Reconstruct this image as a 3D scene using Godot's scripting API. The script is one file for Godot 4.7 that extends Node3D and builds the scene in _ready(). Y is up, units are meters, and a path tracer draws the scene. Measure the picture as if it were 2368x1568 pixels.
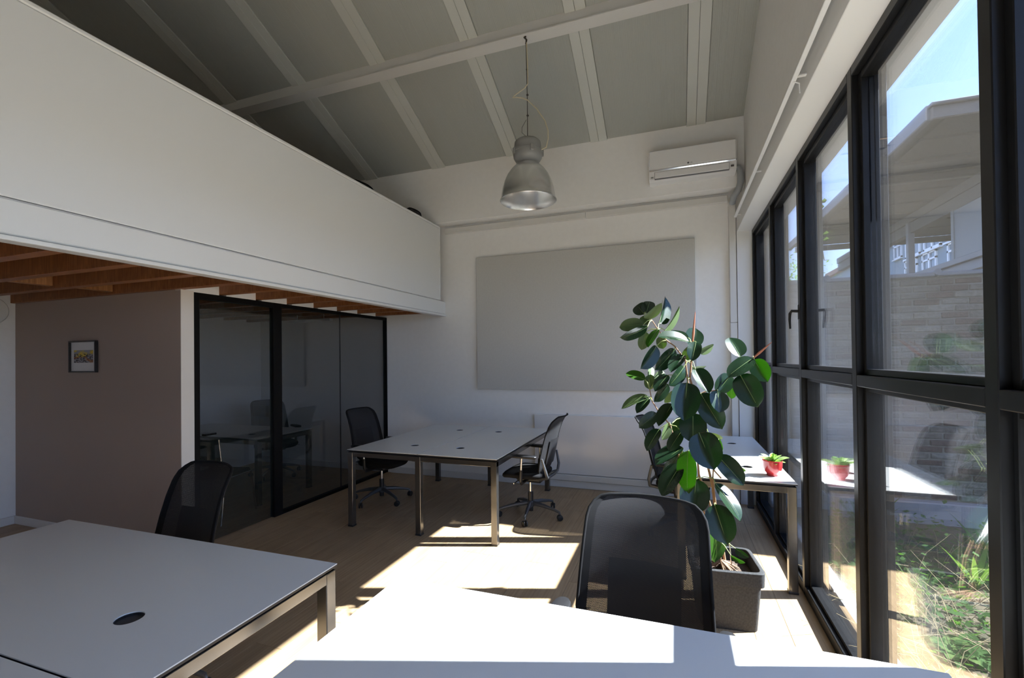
extends Node3D
# A converted workshop office: mezzanine on the left, glazed wall on the right, a low midday sun through it.
# World: x to the right (window wall at x = 0.785), y up, z towards the camera; the end wall stands at z = -5.54.

var M := {}
var used := {}
var rng := RandomNumberGenerator.new()

# ------------------------------------------------------------------ helpers: naming
func numbered(called: String) -> String:
	if not used.has(called):
		used[called] = 0
		return called
	used[called] += 1
	return "%s_%03d" % [called, used[called]]

func meta(o: Node, label := "", category := "", group := "", kind := "") -> Node:
	if label: o.set_meta("label", label)
	if category: o.set_meta("category", category)
	if group: o.set_meta("group", group)
	if kind: o.set_meta("kind", kind)
	return o

func thing(called: String, label: String, category: String, at := Vector3.ZERO, turn := 0.0, group := "") -> Node3D:
	var o := Node3D.new()
	o.name = numbered(called)
	add_child(o)
	o.position = at
	o.rotation.y = turn
	meta(o, label, category, group)
	return o

func obj(called: String, st, mat: Material, parent: Node = null) -> MeshInstance3D:
	var o := MeshInstance3D.new()
	o.mesh = st if st is Mesh else st.commit()
	o.material_override = mat
	if parent == null:
		o.name = numbered(called)
		add_child(o)
	else:
		o.name = called
		parent.add_child(o, true)
	return o

func struct_node(called: String, label := "") -> Node3D:
	var o := Node3D.new()
	o.name = numbered(called)
	add_child(o)
	meta(o, label, "", "", "structure")
	return o

# ------------------------------------------------------------------ helpers: shapes
func mb() -> SurfaceTool:
	var st := SurfaceTool.new()
	st.begin(Mesh.PRIMITIVE_TRIANGLES)
	return st

func vtx(st: SurfaceTool, p: Vector3, n: Vector3, uv := Vector2.ZERO) -> void:
	st.set_normal(n)
	st.set_uv(uv)
	st.add_vertex(p)

# corners counter-clockwise seen from outside
func tri(st: SurfaceTool, a: Vector3, b: Vector3, c: Vector3) -> void:
	var n := (b - a).cross(c - a)
	if n.length_squared() < 1e-16: return
	n = n.normalized()
	vtx(st, a, n); vtx(st, c, n); vtx(st, b, n)

func quad(st: SurfaceTool, a: Vector3, b: Vector3, c: Vector3, d: Vector3) -> void:
	tri(st, a, b, c)
	tri(st, a, c, d)

func smooth_tri(st: SurfaceTool, a: Vector3, b: Vector3, c: Vector3, na: Vector3, nb: Vector3, nc: Vector3, ua := Vector2.ZERO, ub := Vector2.ZERO, uc := Vector2.ZERO) -> void:
	vtx(st, a, na, ua); vtx(st, c, nc, uc); vtx(st, b, nb, ub)

# box between two corners with chamfered edges
func box(st: SurfaceTool, lo: Vector3, hi: Vector3, bev := 0.0, xf := Transform3D()) -> void:
	var c := (lo + hi) * 0.5
	var h := (hi - lo).abs() * 0.5
	bev = minf(bev, minf(h.x, minf(h.y, h.z)) * 0.9)
	if bev <= 0.0:
		var p := []
		for i in 8:
			p.append(xf * (c + Vector3(h.x * (1 if i & 1 else -1), h.y * (1 if i & 2 else -1), h.z * (1 if i & 4 else -1))))
		quad(st, p[4], p[5], p[7], p[6]); quad(st, p[1], p[0], p[2], p[3])
		quad(st, p[5], p[1], p[3], p[7]); quad(st, p[0], p[4], p[6], p[2])
		quad(st, p[6], p[7], p[3], p[2]); quad(st, p[0], p[1], p[5], p[4])
		return
	var g := h - Vector3.ONE * bev
	var f := func(sx: int, sy: int, sz: int, ax: int) -> Vector3:
		var v := Vector3(g.x * sx, g.y * sy, g.z * sz)
		if ax == 0: v.x = h.x * sx
		elif ax == 1: v.y = h.y * sy
		else: v.z = h.z * sz
		return xf * (c + v)
	for s in [-1, 1]:
		var q := [[f.call(s, -1, -1, 0), f.call(s, 1, -1, 0), f.call(s, 1, 1, 0), f.call(s, -1, 1, 0)], [f.call(-1, s, -1, 1), f.call(-1, s, 1, 1), f.call(1, s, 1, 1), f.call(1, s, -1, 1)], [f.call(-1, -1, s, 2), f.call(1, -1, s, 2), f.call(1, 1, s, 2), f.call(-1, 1, s, 2)]]
		for k in q:
			if s > 0: quad(st, k[0], k[1], k[2], k[3])
			else: quad(st, k[3], k[2], k[1], k[0])
		for t in [-1, 1]:
			var e := [[f.call(s, t, -1, 0), f.call(s, t, 1, 0), f.call(s, t, 1, 1), f.call(s, t, -1, 1)], [f.call(-1, s, t, 1), f.call(1, s, t, 1), f.call(1, s, t, 2), f.call(-1, s, t, 2)], [f.call(t, -1, s, 2), f.call(t, 1, s, 2), f.call(t, 1, s, 0), f.call(t, -1, s, 0)]]
			for k in e:
				outward(st, k, xf * c)
			for u in [-1, 1]:
				outward(st, [f.call(s, t, u, 0), f.call(s, t, u, 1), f.call(s, t, u, 2)], xf * c)

func outward(st: SurfaceTool, k: Array, c: Vector3) -> void:
	var n: Vector3 = (k[1] - k[0]).cross(k[2] - k[0])
	var flip: bool = n.dot(k[0] - c) < 0.0
	if k.size() == 3:
		if flip: tri(st, k[0], k[2], k[1])
		else: tri(st, k[0], k[1], k[2])
	elif flip: quad(st, k[3], k[2], k[1], k[0])
	else: quad(st, k[0], k[1], k[2], k[3])

# round bar along points; radius a number or one for each point
func tube(st: SurfaceTool, pts: Array, radius, sides := 8, flat := 1.0) -> void:
	var rings := []
	var norms := []
	var up := Vector3.UP
	for i in pts.size():
		var d: Vector3 = (pts[mini(i + 1, pts.size() - 1)] - pts[maxi(i - 1, 0)]).normalized()
		if i == 0 and absf(d.dot(up)) > 0.95: up = Vector3.RIGHT
		var side := up.cross(d).normalized()
		up = d.cross(side).normalized()
		var r: float = radius[i] if radius is Array else radius
		var ring := []
		var nr := []
		for k in sides:
			var a := TAU * k / sides
			var n := side * cos(a) + up * sin(a) * flat
			ring.append(pts[i] + n * r)
			nr.append((side * cos(a) + up * sin(a)).normalized())
		rings.append(ring)
		norms.append(nr)
	for i in pts.size() - 1:
		for k in sides:
			var l := (k + 1) % sides
			smooth_tri(st, rings[i][k], rings[i][l], rings[i + 1][l], norms[i][k], norms[i][l], norms[i + 1][l])
			smooth_tri(st, rings[i][k], rings[i + 1][l], rings[i + 1][k], norms[i][k], norms[i + 1][l], norms[i + 1][k])
	for k in sides:
		var l := (k + 1) % sides
		tri(st, pts[0], rings[0][l], rings[0][k])
		tri(st, pts[-1], rings[-1][k], rings[-1][l])

# profile of [radius, height] turned about the y axis through at
func lathe(st: SurfaceTool, prof: Array, at := Vector3.ZERO, segs := 32, xf := Transform3D()) -> void:
	for i in prof.size() - 1:
		var a: Array = prof[i]
		var b: Array = prof[i + 1]
		var na := lathe_normal(prof, i)
		var nb := lathe_normal(prof, i + 1)
		var sharp := a.size() > 2 or b.size() > 2
		var flatn := Vector2(b[1] - a[1], a[0] - b[0]).normalized()
		if a.size() > 2: na = flatn
		if b.size() > 2: nb = flatn
		for k in segs:
			var p := TAU * k / segs
			var q := TAU * (k + 1) / segs
			var c0 := Vector3(cos(p), 0, sin(p))
			var c1 := Vector3(cos(q), 0, sin(q))
			var y := Vector3.UP
			var v := [at + c0 * a[0] + y * a[1], at + c1 * a[0] + y * a[1], at + c1 * b[0] + y * b[1], at + c0 * b[0] + y * b[1]]
			var n := [c0 * na.x + y * na.y, c1 * na.x + y * na.y, c1 * nb.x + y * nb.y, c0 * nb.x + y * nb.y]
			for j in 4:
				v[j] = xf * v[j]
				n[j] = xf.basis * n[j]
			if a[0] > 1e-5: smooth_tri(st, v[0], v[2], v[1], n[0], n[2], n[1])
			if b[0] > 1e-5: smooth_tri(st, v[0], v[3], v[2], n[0], n[3], n[2])

func lathe_normal(prof: Array, i: int) -> Vector2:
	var a: Array = prof[maxi(i - 1, 0)]
	var b: Array = prof[mini(i + 1, prof.size() - 1)]
	return Vector2(b[1] - a[1], a[0] - b[0]).normalized()

func cyl(st: SurfaceTool, at: Vector3, r: float, h: float, segs := 20, xf := Transform3D()) -> void:
	lathe(st, [[0.0, 0.0, 1], [r, 0.0, 1], [r, h, 1], [0.0, h, 1]], at, segs, xf)

# smooth sheet from a grid of points, uv in metres
func sheet(st: SurfaceTool, g: Array) -> void:
	var nr := g.size()
	var nc: int = g[0].size()
	var nn := []
	for i in nr:
		var row := []
		for j in nc:
			var du: Vector3 = g[i][mini(j + 1, nc - 1)] - g[i][maxi(j - 1, 0)]
			var dv: Vector3 = g[mini(i + 1, nr - 1)][j] - g[maxi(i - 1, 0)][j]
			row.append(du.cross(dv).normalized())
		nn.append(row)
	for i in nr - 1:
		for j in nc - 1:
			var uv := func(a: int, b: int) -> Vector2: return Vector2(g[a][b].x, g[a][b].y)
			smooth_tri(st, g[i][j], g[i][j + 1], g[i + 1][j + 1], nn[i][j], nn[i][j + 1], nn[i + 1][j + 1], uv.call(i, j), uv.call(i, j + 1), uv.call(i + 1, j + 1))
			smooth_tri(st, g[i][j], g[i + 1][j + 1], g[i + 1][j], nn[i][j], nn[i + 1][j + 1], nn[i + 1][j], uv.call(i, j), uv.call(i + 1, j + 1), uv.call(i + 1, j))

# flat slab with one round hole, lying in xz between lo and hi
func holed_slab(st: SurfaceTool, lo: Vector3, hi: Vector3, hc: Vector2, r: float) -> void:
	var n := 32
	var ang := []
	for k in n: ang.append(TAU * k / n)
	for c in [Vector2(lo.x, lo.z), Vector2(hi.x, lo.z), Vector2(hi.x, hi.z), Vector2(lo.x, hi.z)]:
		ang.append(fposmod((c - hc).angle(), TAU))
	ang.sort()
	var ring := []
	var rim := []
	for a in ang:
		var d := Vector2(cos(a), sin(a))
		var t := 1e9
		if d.x > 1e-6: t = minf(t, (hi.x - hc.x) / d.x)
		elif d.x < -1e-6: t = minf(t, (lo.x - hc.x) / d.x)
		if d.y > 1e-6: t = minf(t, (hi.z - hc.y) / d.y)
		elif d.y < -1e-6: t = minf(t, (lo.z - hc.y) / d.y)
		ring.append(hc + d * r)
		rim.append(hc + d * t)
	for k in ang.size():
		var l := (k + 1) % ang.size()
		var v := func(p: Vector2, y: float) -> Vector3: return Vector3(p.x, y, p.y)
		quad(st, v.call(ring[k], hi.y), v.call(ring[l], hi.y), v.call(rim[l], hi.y), v.call(rim[k], hi.y))
		quad(st, v.call(ring[k], lo.y), v.call(rim[k], lo.y), v.call(rim[l], lo.y), v.call(ring[l], lo.y))
		quad(st, v.call(rim[k], hi.y), v.call(rim[l], hi.y), v.call(rim[l], lo.y), v.call(rim[k], lo.y))
		quad(st, v.call(ring[l], hi.y), v.call(ring[k], hi.y), v.call(ring[k], lo.y), v.call(ring[l], lo.y))

# ------------------------------------------------------------------ helpers: materials
func lin(r: float, g: float, b: float) -> Color:
	return Color(r, g, b).linear_to_srgb()

func mat(key: String, c: Color, rough := 0.6, metal := 0.0, spec := 0.5) -> StandardMaterial3D:
	var m := StandardMaterial3D.new()
	m.resource_name = key
	m.albedo_color = c
	m.roughness = rough
	m.metallic = metal
	m.metallic_specular = spec
	M[key] = m
	return m

func noise_image(seed_: int, w: int, h: int, freq: float, oct: int, to_w: int, to_h: int) -> Image:
	var n := FastNoiseLite.new()
	n.seed = seed_
	n.frequency = freq
	n.noise_type = FastNoiseLite.TYPE_SIMPLEX_SMOOTH
	n.fractal_octaves = oct
	var im := n.get_seamless_image(w, h)
	im.convert(Image.FORMAT_L8)
	im.resize(to_w, to_h, Image.INTERPOLATE_CUBIC)
	return im

func tone(im: Image, a: Color, b: Color, power := 1.0) -> ImageTexture:
	var w := im.get_width()
	var h := im.get_height()
	var out := Image.create(w, h, false, Image.FORMAT_RGB8)
	for y in h:
		for x in w:
			out.set_pixel(x, y, a.lerp(b, pow(im.get_pixel(x, y).r, power)))
	return ImageTexture.create_from_image(out)

func tri_map(m: StandardMaterial3D, scale: Vector3, world := false, offset := Vector3.ZERO) -> void:
	m.uv1_triplanar = true
	m.uv1_world_triplanar = world
	m.uv1_scale = scale
	m.uv1_offset = offset
	m.uv1_triplanar_sharpness = 8.0

func bump(m: StandardMaterial3D, im: Image, cm: float) -> void:
	m.heightmap_enabled = true
	m.heightmap_texture = ImageTexture.create_from_image(im)
	m.heightmap_scale = cm

func materials() -> void:
	var fine := noise_image(3, 256, 256, 0.05, 4, 256, 256)
	var m: StandardMaterial3D
	m = mat("wall", lin(0.90, 0.895, 0.88), 0.75, 0.0, 0.35)
	m.albedo_texture = tone(fine, Color(0.985, 0.985, 0.985), Color(1, 1, 1))
	tri_map(m, Vector3.ONE * 0.9, true)
	bump(m, fine, 0.05)
	mat("wall_shade_tinted", lin(0.42, 0.345, 0.30), 0.75, 0.0, 0.35)  # white wall with the shade under the mezzanine put into its base colour
	m = mat("parapet", lin(0.72, 0.725, 0.72), 0.32, 0.0, 0.45)
	mat("end_face", lin(0.76, 0.71, 0.64), 0.75)
	mat("lintel", lin(0.74, 0.74, 0.73), 0.7)
	mat("trunking", lin(0.70, 0.69, 0.66), 0.45)
	m = mat("board_felt", lin(0.60, 0.595, 0.57), 0.95, 0.0, 0.2)
	m.albedo_texture = tone(fine, Color(0.97, 0.97, 0.97), Color(1, 1, 1))
	tri_map(m, Vector3.ONE * 3.0)
	mat("whiteboard", lin(0.80, 0.80, 0.80), 0.16)
	mat("baseboard", lin(0.74, 0.73, 0.71), 0.5)
	# roof sheeting with fine ribs that run down the slope
	var ribs := Image.create(256, 8, false, Image.FORMAT_L8)
	rng.seed = 5
	for x in 256:
		var v := 0.5 + 0.12 * sin(TAU * x / 8.0)
		if x % 64 in [20, 21, 49]: v = 0.95 if x % 64 != 49 else 0.1
		for y in 8: ribs.set_pixel(x, y, Color(v, v, v))
	m = mat("roof_sheet", lin(0.43, 0.445, 0.415), 0.55, 0.0, 0.4)
	m.albedo_texture = tone(ribs, Color(0.94, 0.94, 0.94), Color(1, 1, 1))
	tri_map(m, Vector3(1.9, 1.9, 1.9))
	bump(m, ribs, 0.3)
	mat("roof_rib", lin(0.56, 0.575, 0.54), 0.5)
	mat("steel_white", lin(0.66, 0.655, 0.635), 0.4)
	# oak laminate, grain along z
	var streak := noise_image(11, 512, 24, 0.045, 4, 512, 512)
	var cloud := noise_image(12, 128, 128, 0.02, 3, 512, 512)
	var wood := Image.create(512, 512, false, Image.FORMAT_L8)
	for y in 512:
		for x in 512:
			var v := streak.get_pixel(x, y).r * 0.65 + cloud.get_pixel(x, y).r * 0.35
			wood.set_pixel(x, y, Color(v, v, v))
	var floor_tex := tone(wood, Color(0.80, 0.78, 0.76), Color(1, 1, 1))
	for k in 5:
		var t: float = [1.0, 0.95, 1.03, 0.98, 0.92][k]
		m = mat("plank%d" % k, lin(0.54 * t, 0.385 * t, 0.225 * t), 0.42, 0.0, 0.4)
		m.albedo_texture = floor_tex
		tri_map(m, Vector3(2.2, 2.2, 0.75), false, Vector3(0.37 * k, 0.0, 0.21 * k))
	# stained softwood of the mezzanine, grain along x
	var wood_tex := tone(wood, Color(0.62, 0.56, 0.5), Color(1, 1, 1))
	for k in 2:
		m = mat("joist%d" % k, lin(0.46, 0.19, 0.065) if k == 0 else lin(0.56, 0.27, 0.10), 0.5)
		m.albedo_texture = wood_tex
		tri_map(m, Vector3(2.0, 2.0, 2.0), false, Vector3(0.3 * k, 0.4 * k, 0))
	m = mat("frame_black", lin(0.009, 0.0092, 0.010), 0.36, 0.0, 0.34)
	mat("partition_black", lin(0.008, 0.008, 0.008), 0.5, 0.0, 0.2)
	m = mat("glass", Color(1, 1, 1, 0.004), 0.0)
	m.transparency = BaseMaterial3D.TRANSPARENCY_ALPHA
	m = mat("partition_glass", Color(0.17, 0.19, 0.17, 0.26), 0.0)
	m.transparency = BaseMaterial3D.TRANSPARENCY_ALPHA
	mat("desktop", lin(0.75, 0.755, 0.735), 0.28, 0.0, 0.45)
	mat("desk_core", lin(0.02, 0.02, 0.022), 0.4)
	mat("desk_metal", lin(0.17, 0.165, 0.16), 0.2, 0.9)
	mat("chrome", lin(0.75, 0.75, 0.76), 0.16, 1.0)
	mat("black_plastic", lin(0.016, 0.016, 0.018), 0.38)
	m = mat("black_fabric", lin(0.009, 0.009, 0.010), 0.85, 0.0, 0.3)
	m.rim_enabled = true
	m.rim = 0.06
	m = mat("chair_grey", lin(0.10, 0.105, 0.115), 0.35, 0.4)
	# open mesh cloth: staggered round holes, four millimetres apart
	var net := Image.create(32, 56, false, Image.FORMAT_RGBA8)
	for y in 56:
		for x in 32:
			var best := 99.0
			for c in [Vector2(16, 14), Vector2(0, 42), Vector2(32, 42)]:
				best = minf(best, ((Vector2(x + 0.5, y + 0.5) - c) * Vector2(1.0, 1.0)).length())
			net.set_pixel(x, y, Color(1, 1, 1, 0.0 if best < 4.1 else 1.0))
	m = mat("mesh_cloth", lin(0.012, 0.012, 0.014), 0.6, 0.0, 0.4)
	m.albedo_texture = ImageTexture.create_from_image(net)
	m.transparency = BaseMaterial3D.TRANSPARENCY_ALPHA_SCISSOR
	m.alpha_scissor_threshold = 0.5
	m.uv1_scale = Vector3(1.0 / 0.0042, 1.0 / 0.0073, 1)
	m.rim_enabled = true
	m.rim = 0.10
	mat("lamp_aluminium", lin(0.80, 0.80, 0.80), 0.27, 1.0)
	mat("lamp_housing", lin(0.30, 0.30, 0.29), 0.5, 0.2)
	mat("cable", lin(0.62, 0.56, 0.40), 0.5)
	mat("rope", lin(0.06, 0.055, 0.05), 0.8)
	mat("ac_white", lin(0.80, 0.80, 0.80), 0.25)
	mat("ac_grey", lin(0.10, 0.10, 0.11), 0.4)
	mat("pipe_grey", lin(0.36, 0.38, 0.40), 0.5)
	mat("picture_mat", lin(0.75, 0.75, 0.76), 0.5)
	# potted plants
	var leafn := noise_image(21, 128, 128, 0.04, 3, 128, 128)
	var leaf_tex := tone(leafn, Color(0.78, 0.82, 0.78), Color(1, 1, 1))
	for d in [["leaf_dark", lin(0.015, 0.038, 0.018), 0.22, lin(0.08, 0.24, 0.015)], ["leaf_under", lin(0.11, 0.16, 0.06), 0.5, lin(0.15, 0.26, 0.04)], ["leaf_young", lin(0.04, 0.11, 0.012), 0.3, lin(0.24, 0.5, 0.02)]]:
		m = mat(d[0], d[1], d[2])
		m.albedo_texture = leaf_tex
		tri_map(m, Vector3.ONE * 6.0)
		m.backlight_enabled = true
		m.backlight = d[3]
	mat("leaf_rib", lin(0.20, 0.28, 0.09), 0.5)
	mat("stem_brown", lin(0.30, 0.17, 0.09), 0.7)
	mat("stem_green", lin(0.30, 0.36, 0.12), 0.5)
	mat("bud_sheath", lin(0.50, 0.17, 0.09), 0.5)
	m = mat("planter_stone", lin(0.036, 0.036, 0.037), 0.8)
	var pits := noise_image(31, 256, 64, 0.09, 4, 256, 256)
	m.albedo_texture = tone(pits, Color(0.62, 0.62, 0.62), Color(1, 1, 1), 0.7)
	tri_map(m, Vector3(3.0, 9.0, 3.0))
	bump(m, pits, 0.08)
	m = mat("soil", lin(0.07, 0.045, 0.03), 0.95)
	bump(m, fine, 0.6)
	tri_map(m, Vector3.ONE * 4.0)
	m = mat("red_glaze", lin(0.36, 0.008, 0.010), 0.08)
	m.clearcoat_enabled = true
	m.clearcoat = 0.6
	m = mat("succulent", lin(0.11, 0.22, 0.04), 0.4)
	m.backlight_enabled = true
	m.backlight = lin(0.2, 0.4, 0.05)
	m = mat("succulent_pale", lin(0.30, 0.38, 0.18), 0.4)
	m.backlight_enabled = true
	m.backlight = lin(0.2, 0.32, 0.08)
	# outdoors
	var grime := noise_image(41, 256, 256, 0.035, 5, 256, 256)
	for k in 5:
		var c: Color = [lin(0.125, 0.115, 0.10), lin(0.098, 0.086, 0.074), lin(0.078, 0.056, 0.045), lin(0.15, 0.142, 0.126), lin(0.066, 0.037, 0.027)][k]
		m = mat("brick%d" % k, c, 0.9)
		m.albedo_texture = tone(grime, Color(0.55, 0.54, 0.52), Color(1, 1, 1), 0.8)
		tri_map(m, Vector3.ONE * 2.3, true, Vector3(0.2 * k, 0.13 * k, 0))
		bump(m, grime, 0.5)
	m = mat("mortar", lin(0.15, 0.145, 0.13), 0.95)
	m.albedo_texture = tone(grime, Color(0.7, 0.7, 0.68), Color(1, 1, 1))
	tri_map(m, Vector3.ONE * 3.0, true)
	mat("coping", lin(0.078, 0.084, 0.102), 0.6)
	mat("plinth", lin(0.16, 0.165, 0.185), 0.8)
	m = mat("concrete", lin(0.42, 0.42, 0.43), 0.85)
	m = mat("earth", lin(0.115, 0.085, 0.05), 0.95)
	m.albedo_texture = tone(noise_image(51, 256, 256, 0.03, 5, 256, 256), Color(0.45, 0.5, 0.4), Color(1, 1, 1))
	tri_map(m, Vector3.ONE * 0.8, true)
	bump(m, grime, 1.2)
	for d in [["weed", lin(0.025, 0.06, 0.012), lin(0.06, 0.15, 0.012)], ["weed_pale", lin(0.06, 0.10, 0.025), lin(0.09, 0.16, 0.02)], ["tree_green", lin(0.10, 0.20, 0.04), lin(0.25, 0.45, 0.05)]]:
		m = mat(d[0], d[1], 0.8, 0.0, 0.25)
		m.backlight_enabled = true
		m.backlight = d[2]
	mat("dry_stalk", lin(0.22, 0.17, 0.08), 0.8)
	mat("bark", lin(0.20, 0.16, 0.12), 0.9)
	mat("render_grey", lin(0.288, 0.282, 0.270), 0.85)
	mat("canopy_board", lin(0.072, 0.071, 0.065), 0.7)
	mat("canopy_fascia", lin(0.071, 0.066, 0.065), 0.6)
	mat("canopy_steel", lin(0.110, 0.115, 0.130), 0.5)
	mat("panel_slate", lin(0.120, 0.135, 0.150), 0.5)
	mat("house_blue", lin(0.225, 0.285, 0.315), 0.8)
	mat("house_grey", lin(0.26, 0.34, 0.38), 0.8)
	mat("window_white", lin(0.80, 0.80, 0.78), 0.5)
	mat("far_pane", lin(0.12, 0.17, 0.21), 0.15)
	mat("roof_tile", lin(0.45, 0.28, 0.20), 0.8)

const LEAVES := [[-0.182,1.859,-3.02,-0.238,1.938,-3.1,0.088,0,1],[-0.171,1.861,-3,-0.147,1.968,-3.1,0.078,0,-1],[-0.097,1.802,-3.08,-0.053,1.988,-3.2,0.059,0,1],
[-0.179,1.831,-2.98,-0.069,1.9,-2.92,0.047,1,1],[-0.185,1.794,-2.98,-0.341,1.786,-3,0.077,1,1],[-0.161,1.777,-2.96,-0.303,1.691,-2.88,0.056,0,-1],
[-0.168,1.796,-3.1,-0.204,1.861,-3.15,0.060,1,1],[-0.175,1.749,-3.05,-0.205,1.633,-3.05,0.068,1,-1],[-0.061,1.757,-3.08,0.045,1.908,-3.16,0.033,1,1],
[-0.1,1.759,-3,-0.169,1.664,-2.92,0.041,2,1],[-0.112,1.655,-3,-0.2,1.515,-2.92,0.077,0,-1],[-0.094,1.72,-3.1,-0.073,1.637,-3.12,0.061,1,1],
[0.078,1.681,-3.06,-0.092,1.728,-2.96,0.058,0,1],[0.079,1.707,-3.12,-0.066,1.744,-3.1,0.058,0,1],[0.088,1.654,-3.14,0.133,1.77,-3.2,0.115,0,-1],
[0.119,1.678,-3,0.094,1.571,-2.92,0.077,0,1],[0.141,1.624,-3.12,0.239,1.65,-3.2,0.050,1,1],[-0.003,1.635,-3.06,-0.102,1.504,-2.98,0.080,0,-1],
[0.05,1.596,-3.04,-0.031,1.495,-2.95,0.069,0,1],[0.048,1.526,-3,-0.023,1.415,-2.9,0.066,0,-1],[-0.185,1.443,-3.06,-0.308,1.491,-3.08,0.057,2,1],
[-0.164,1.451,-3.1,-0.136,1.529,-3.14,0.042,1,1],[-0.159,1.379,-3.08,-0.154,1.476,-3.1,0.071,1,-1],[-0.068,1.492,-3.04,-0.121,1.457,-2.98,0.046,1,1],
[-0.045,1.475,-3,-0.124,1.385,-2.93,0.063,0,1],[-0.046,1.42,-2.98,-0.112,1.312,-2.92,0.058,0,-1],[0.112,1.512,-3,0.185,1.375,-2.9,0.097,0,1],
[0.103,1.519,-3.1,0.187,1.507,-3.18,0.042,1,1],[0.366,1.583,-3.06,0.322,1.713,-3.14,0.110,0,1],[0.433,1.573,-3.04,0.287,1.485,-2.94,0.087,0,1],
[0.441,1.564,-3.06,0.501,1.436,-3,0.100,2,1],[0.357,1.48,-3,0.435,1.302,-2.92,0.139,0,-1],[0.311,1.473,-3.06,0.231,1.37,-2.98,0.095,0,1],
[0.333,1.438,-3.12,0.317,1.319,-3.14,0.060,2,1],[0.063,1.43,-2.94,0.041,1.216,-2.84,0.154,0,1],[0.14,1.365,-3,0.248,1.168,-2.92,0.126,0,-1],
[0.232,1.381,-2.98,0.24,1.267,-2.9,0.109,0,1],[0.095,1.247,-2.98,0.09,1.086,-2.9,0.147,0,1],[0.125,1.138,-2.92,0.197,0.948,-2.82,0.163,0,-1],
[-0.16,1.337,-3,-0.336,1.282,-2.98,0.052,1,1],[-0.159,1.329,-2.98,-0.233,1.249,-2.92,0.055,0,1],[-0.115,1.24,-2.98,-0.212,1.156,-2.92,0.077,0,-1],
[-0.021,1.297,-3,-0.105,1.168,-2.93,0.069,0,1],[-0.099,1.139,-3,-0.183,1.019,-2.94,0.070,0,1],[-0.045,1.176,-3.02,-0.077,1.073,-2.98,0.049,1,-1],
[0.029,1.134,-2.98,-0.05,1.026,-2.92,0.072,0,1],[0.036,1.033,-2.98,-0.127,0.938,-2.9,0.077,0,1],[0.033,1.012,-3.04,-0.067,0.85,-2.98,0.088,0,-1],
[0.022,0.939,-2.94,-0.095,0.772,-2.85,0.103,0,1],[0.065,1.028,-2.92,0.039,0.8,-2.84,0.105,2,1],[0.105,0.859,-2.94,0.083,0.671,-2.86,0.157,0,1],
[0.226,0.998,-2.98,0.36,0.859,-2.9,0.101,0,1],[0.281,0.962,-3.04,0.385,0.887,-3.06,0.044,2,1],[0.207,0.846,-2.92,0.349,0.695,-2.82,0.100,0,-1],
[0.184,1.116,-3.08,0.263,1.059,-3.16,0.059,1,1],[0.242,1.084,-3.06,0.254,1.011,-3.06,0.031,2,1],[0.202,0.725,-2.92,0.261,0.527,-2.84,0.149,0,1],
[0.201,0.611,-3,0.23,0.363,-2.96,0.103,2,-1],[0.319,0.444,-3.02,0.389,0.405,-3,0.036,0,1],[0.291,0.415,-2.98,0.361,0.38,-2.96,0.023,2,1],
[0.141,1.652,-3.12,0.033,1.567,-3.16,0.068,1,1],[-0.007,1.374,-3.1,-0.063,1.286,-3.1,0.045,1,-1],[0.036,1.2,-3.12,-0.011,1.088,-3.14,0.058,0,1],
[0.166,1.017,-3.1,0.254,0.943,-3.12,0.066,0,1],[0.074,0.745,-3.1,0.19,0.658,-3.14,0.067,1,1]]
const STEMS := [
[[0.239,0.342,-3.05,0.0132],[0.225,0.573,-3.04,0.0123],[0.201,0.805,-3.02,0.0113],[0.162,0.986,-3.02,0.0104],[0.156,1.169,-3.03,0.0094],[0.111,1.344,-3.03,0.0094],[0.082,1.455,-3.03,0.0085],[0.093,1.567,-3.04,0.0075],[0.096,1.661,-3.04,0.0066]],
[[0.269,0.325,-3.1,0.0113],[0.246,0.508,-3.1,0.0104],[0.129,0.845,-3.1,0.0094],[0.121,0.943,-3.08,0.0085],[0.074,1.397,-3.06,0.0075],[0.058,1.567,-3.06,0.0066],[-0.003,1.654,-3.05,0.0057],[-0.052,1.693,-3.05,0.0057],[-0.101,1.76,-3.03,0.0047],[-0.136,1.819,-3.02,0.0038],[-0.18,1.862,-3,0.0028]],
[[0.22,0.496,-3,0.0075],[0.022,0.931,-3.02,0.0066],[-0.036,1.163,-3.02,0.0057],[-0.098,1.236,-3.02,0.0057],[-0.143,1.311,-3.02,0.0047],[-0.157,1.382,-3.04,0.0038]],
[[0.248,0.855,-3.02,0.0066],[0.21,0.902,-3,0.0066],[0.145,1.09,-3,0.0066],[0.156,1.17,-3.02,0.0066]],
[[0.111,1.344,-3.03,0.0057],[0.168,1.372,-3.04,0.0057],[0.237,1.381,-3.05,0.0047],[0.314,1.474,-3.05,0.0047],[0.372,1.528,-3.05,0.0038],[0.436,1.573,-3.05,0.0038]],
[[0.227,0.562,-3.02,0.0075],[0.215,0.694,-3,0.0066],[0.201,0.856,-3,0.0066],[0.211,0.993,-3,0.0057]],
]

# ------------------------------------------------------------------ scene
func _ready() -> void:
	rng.seed = 1
	camera_and_light()
	materials()
	shell()
	mezzanine()
	partition()
	glazing()
	outdoors()
	furniture()
	plants()
	fittings()

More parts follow.
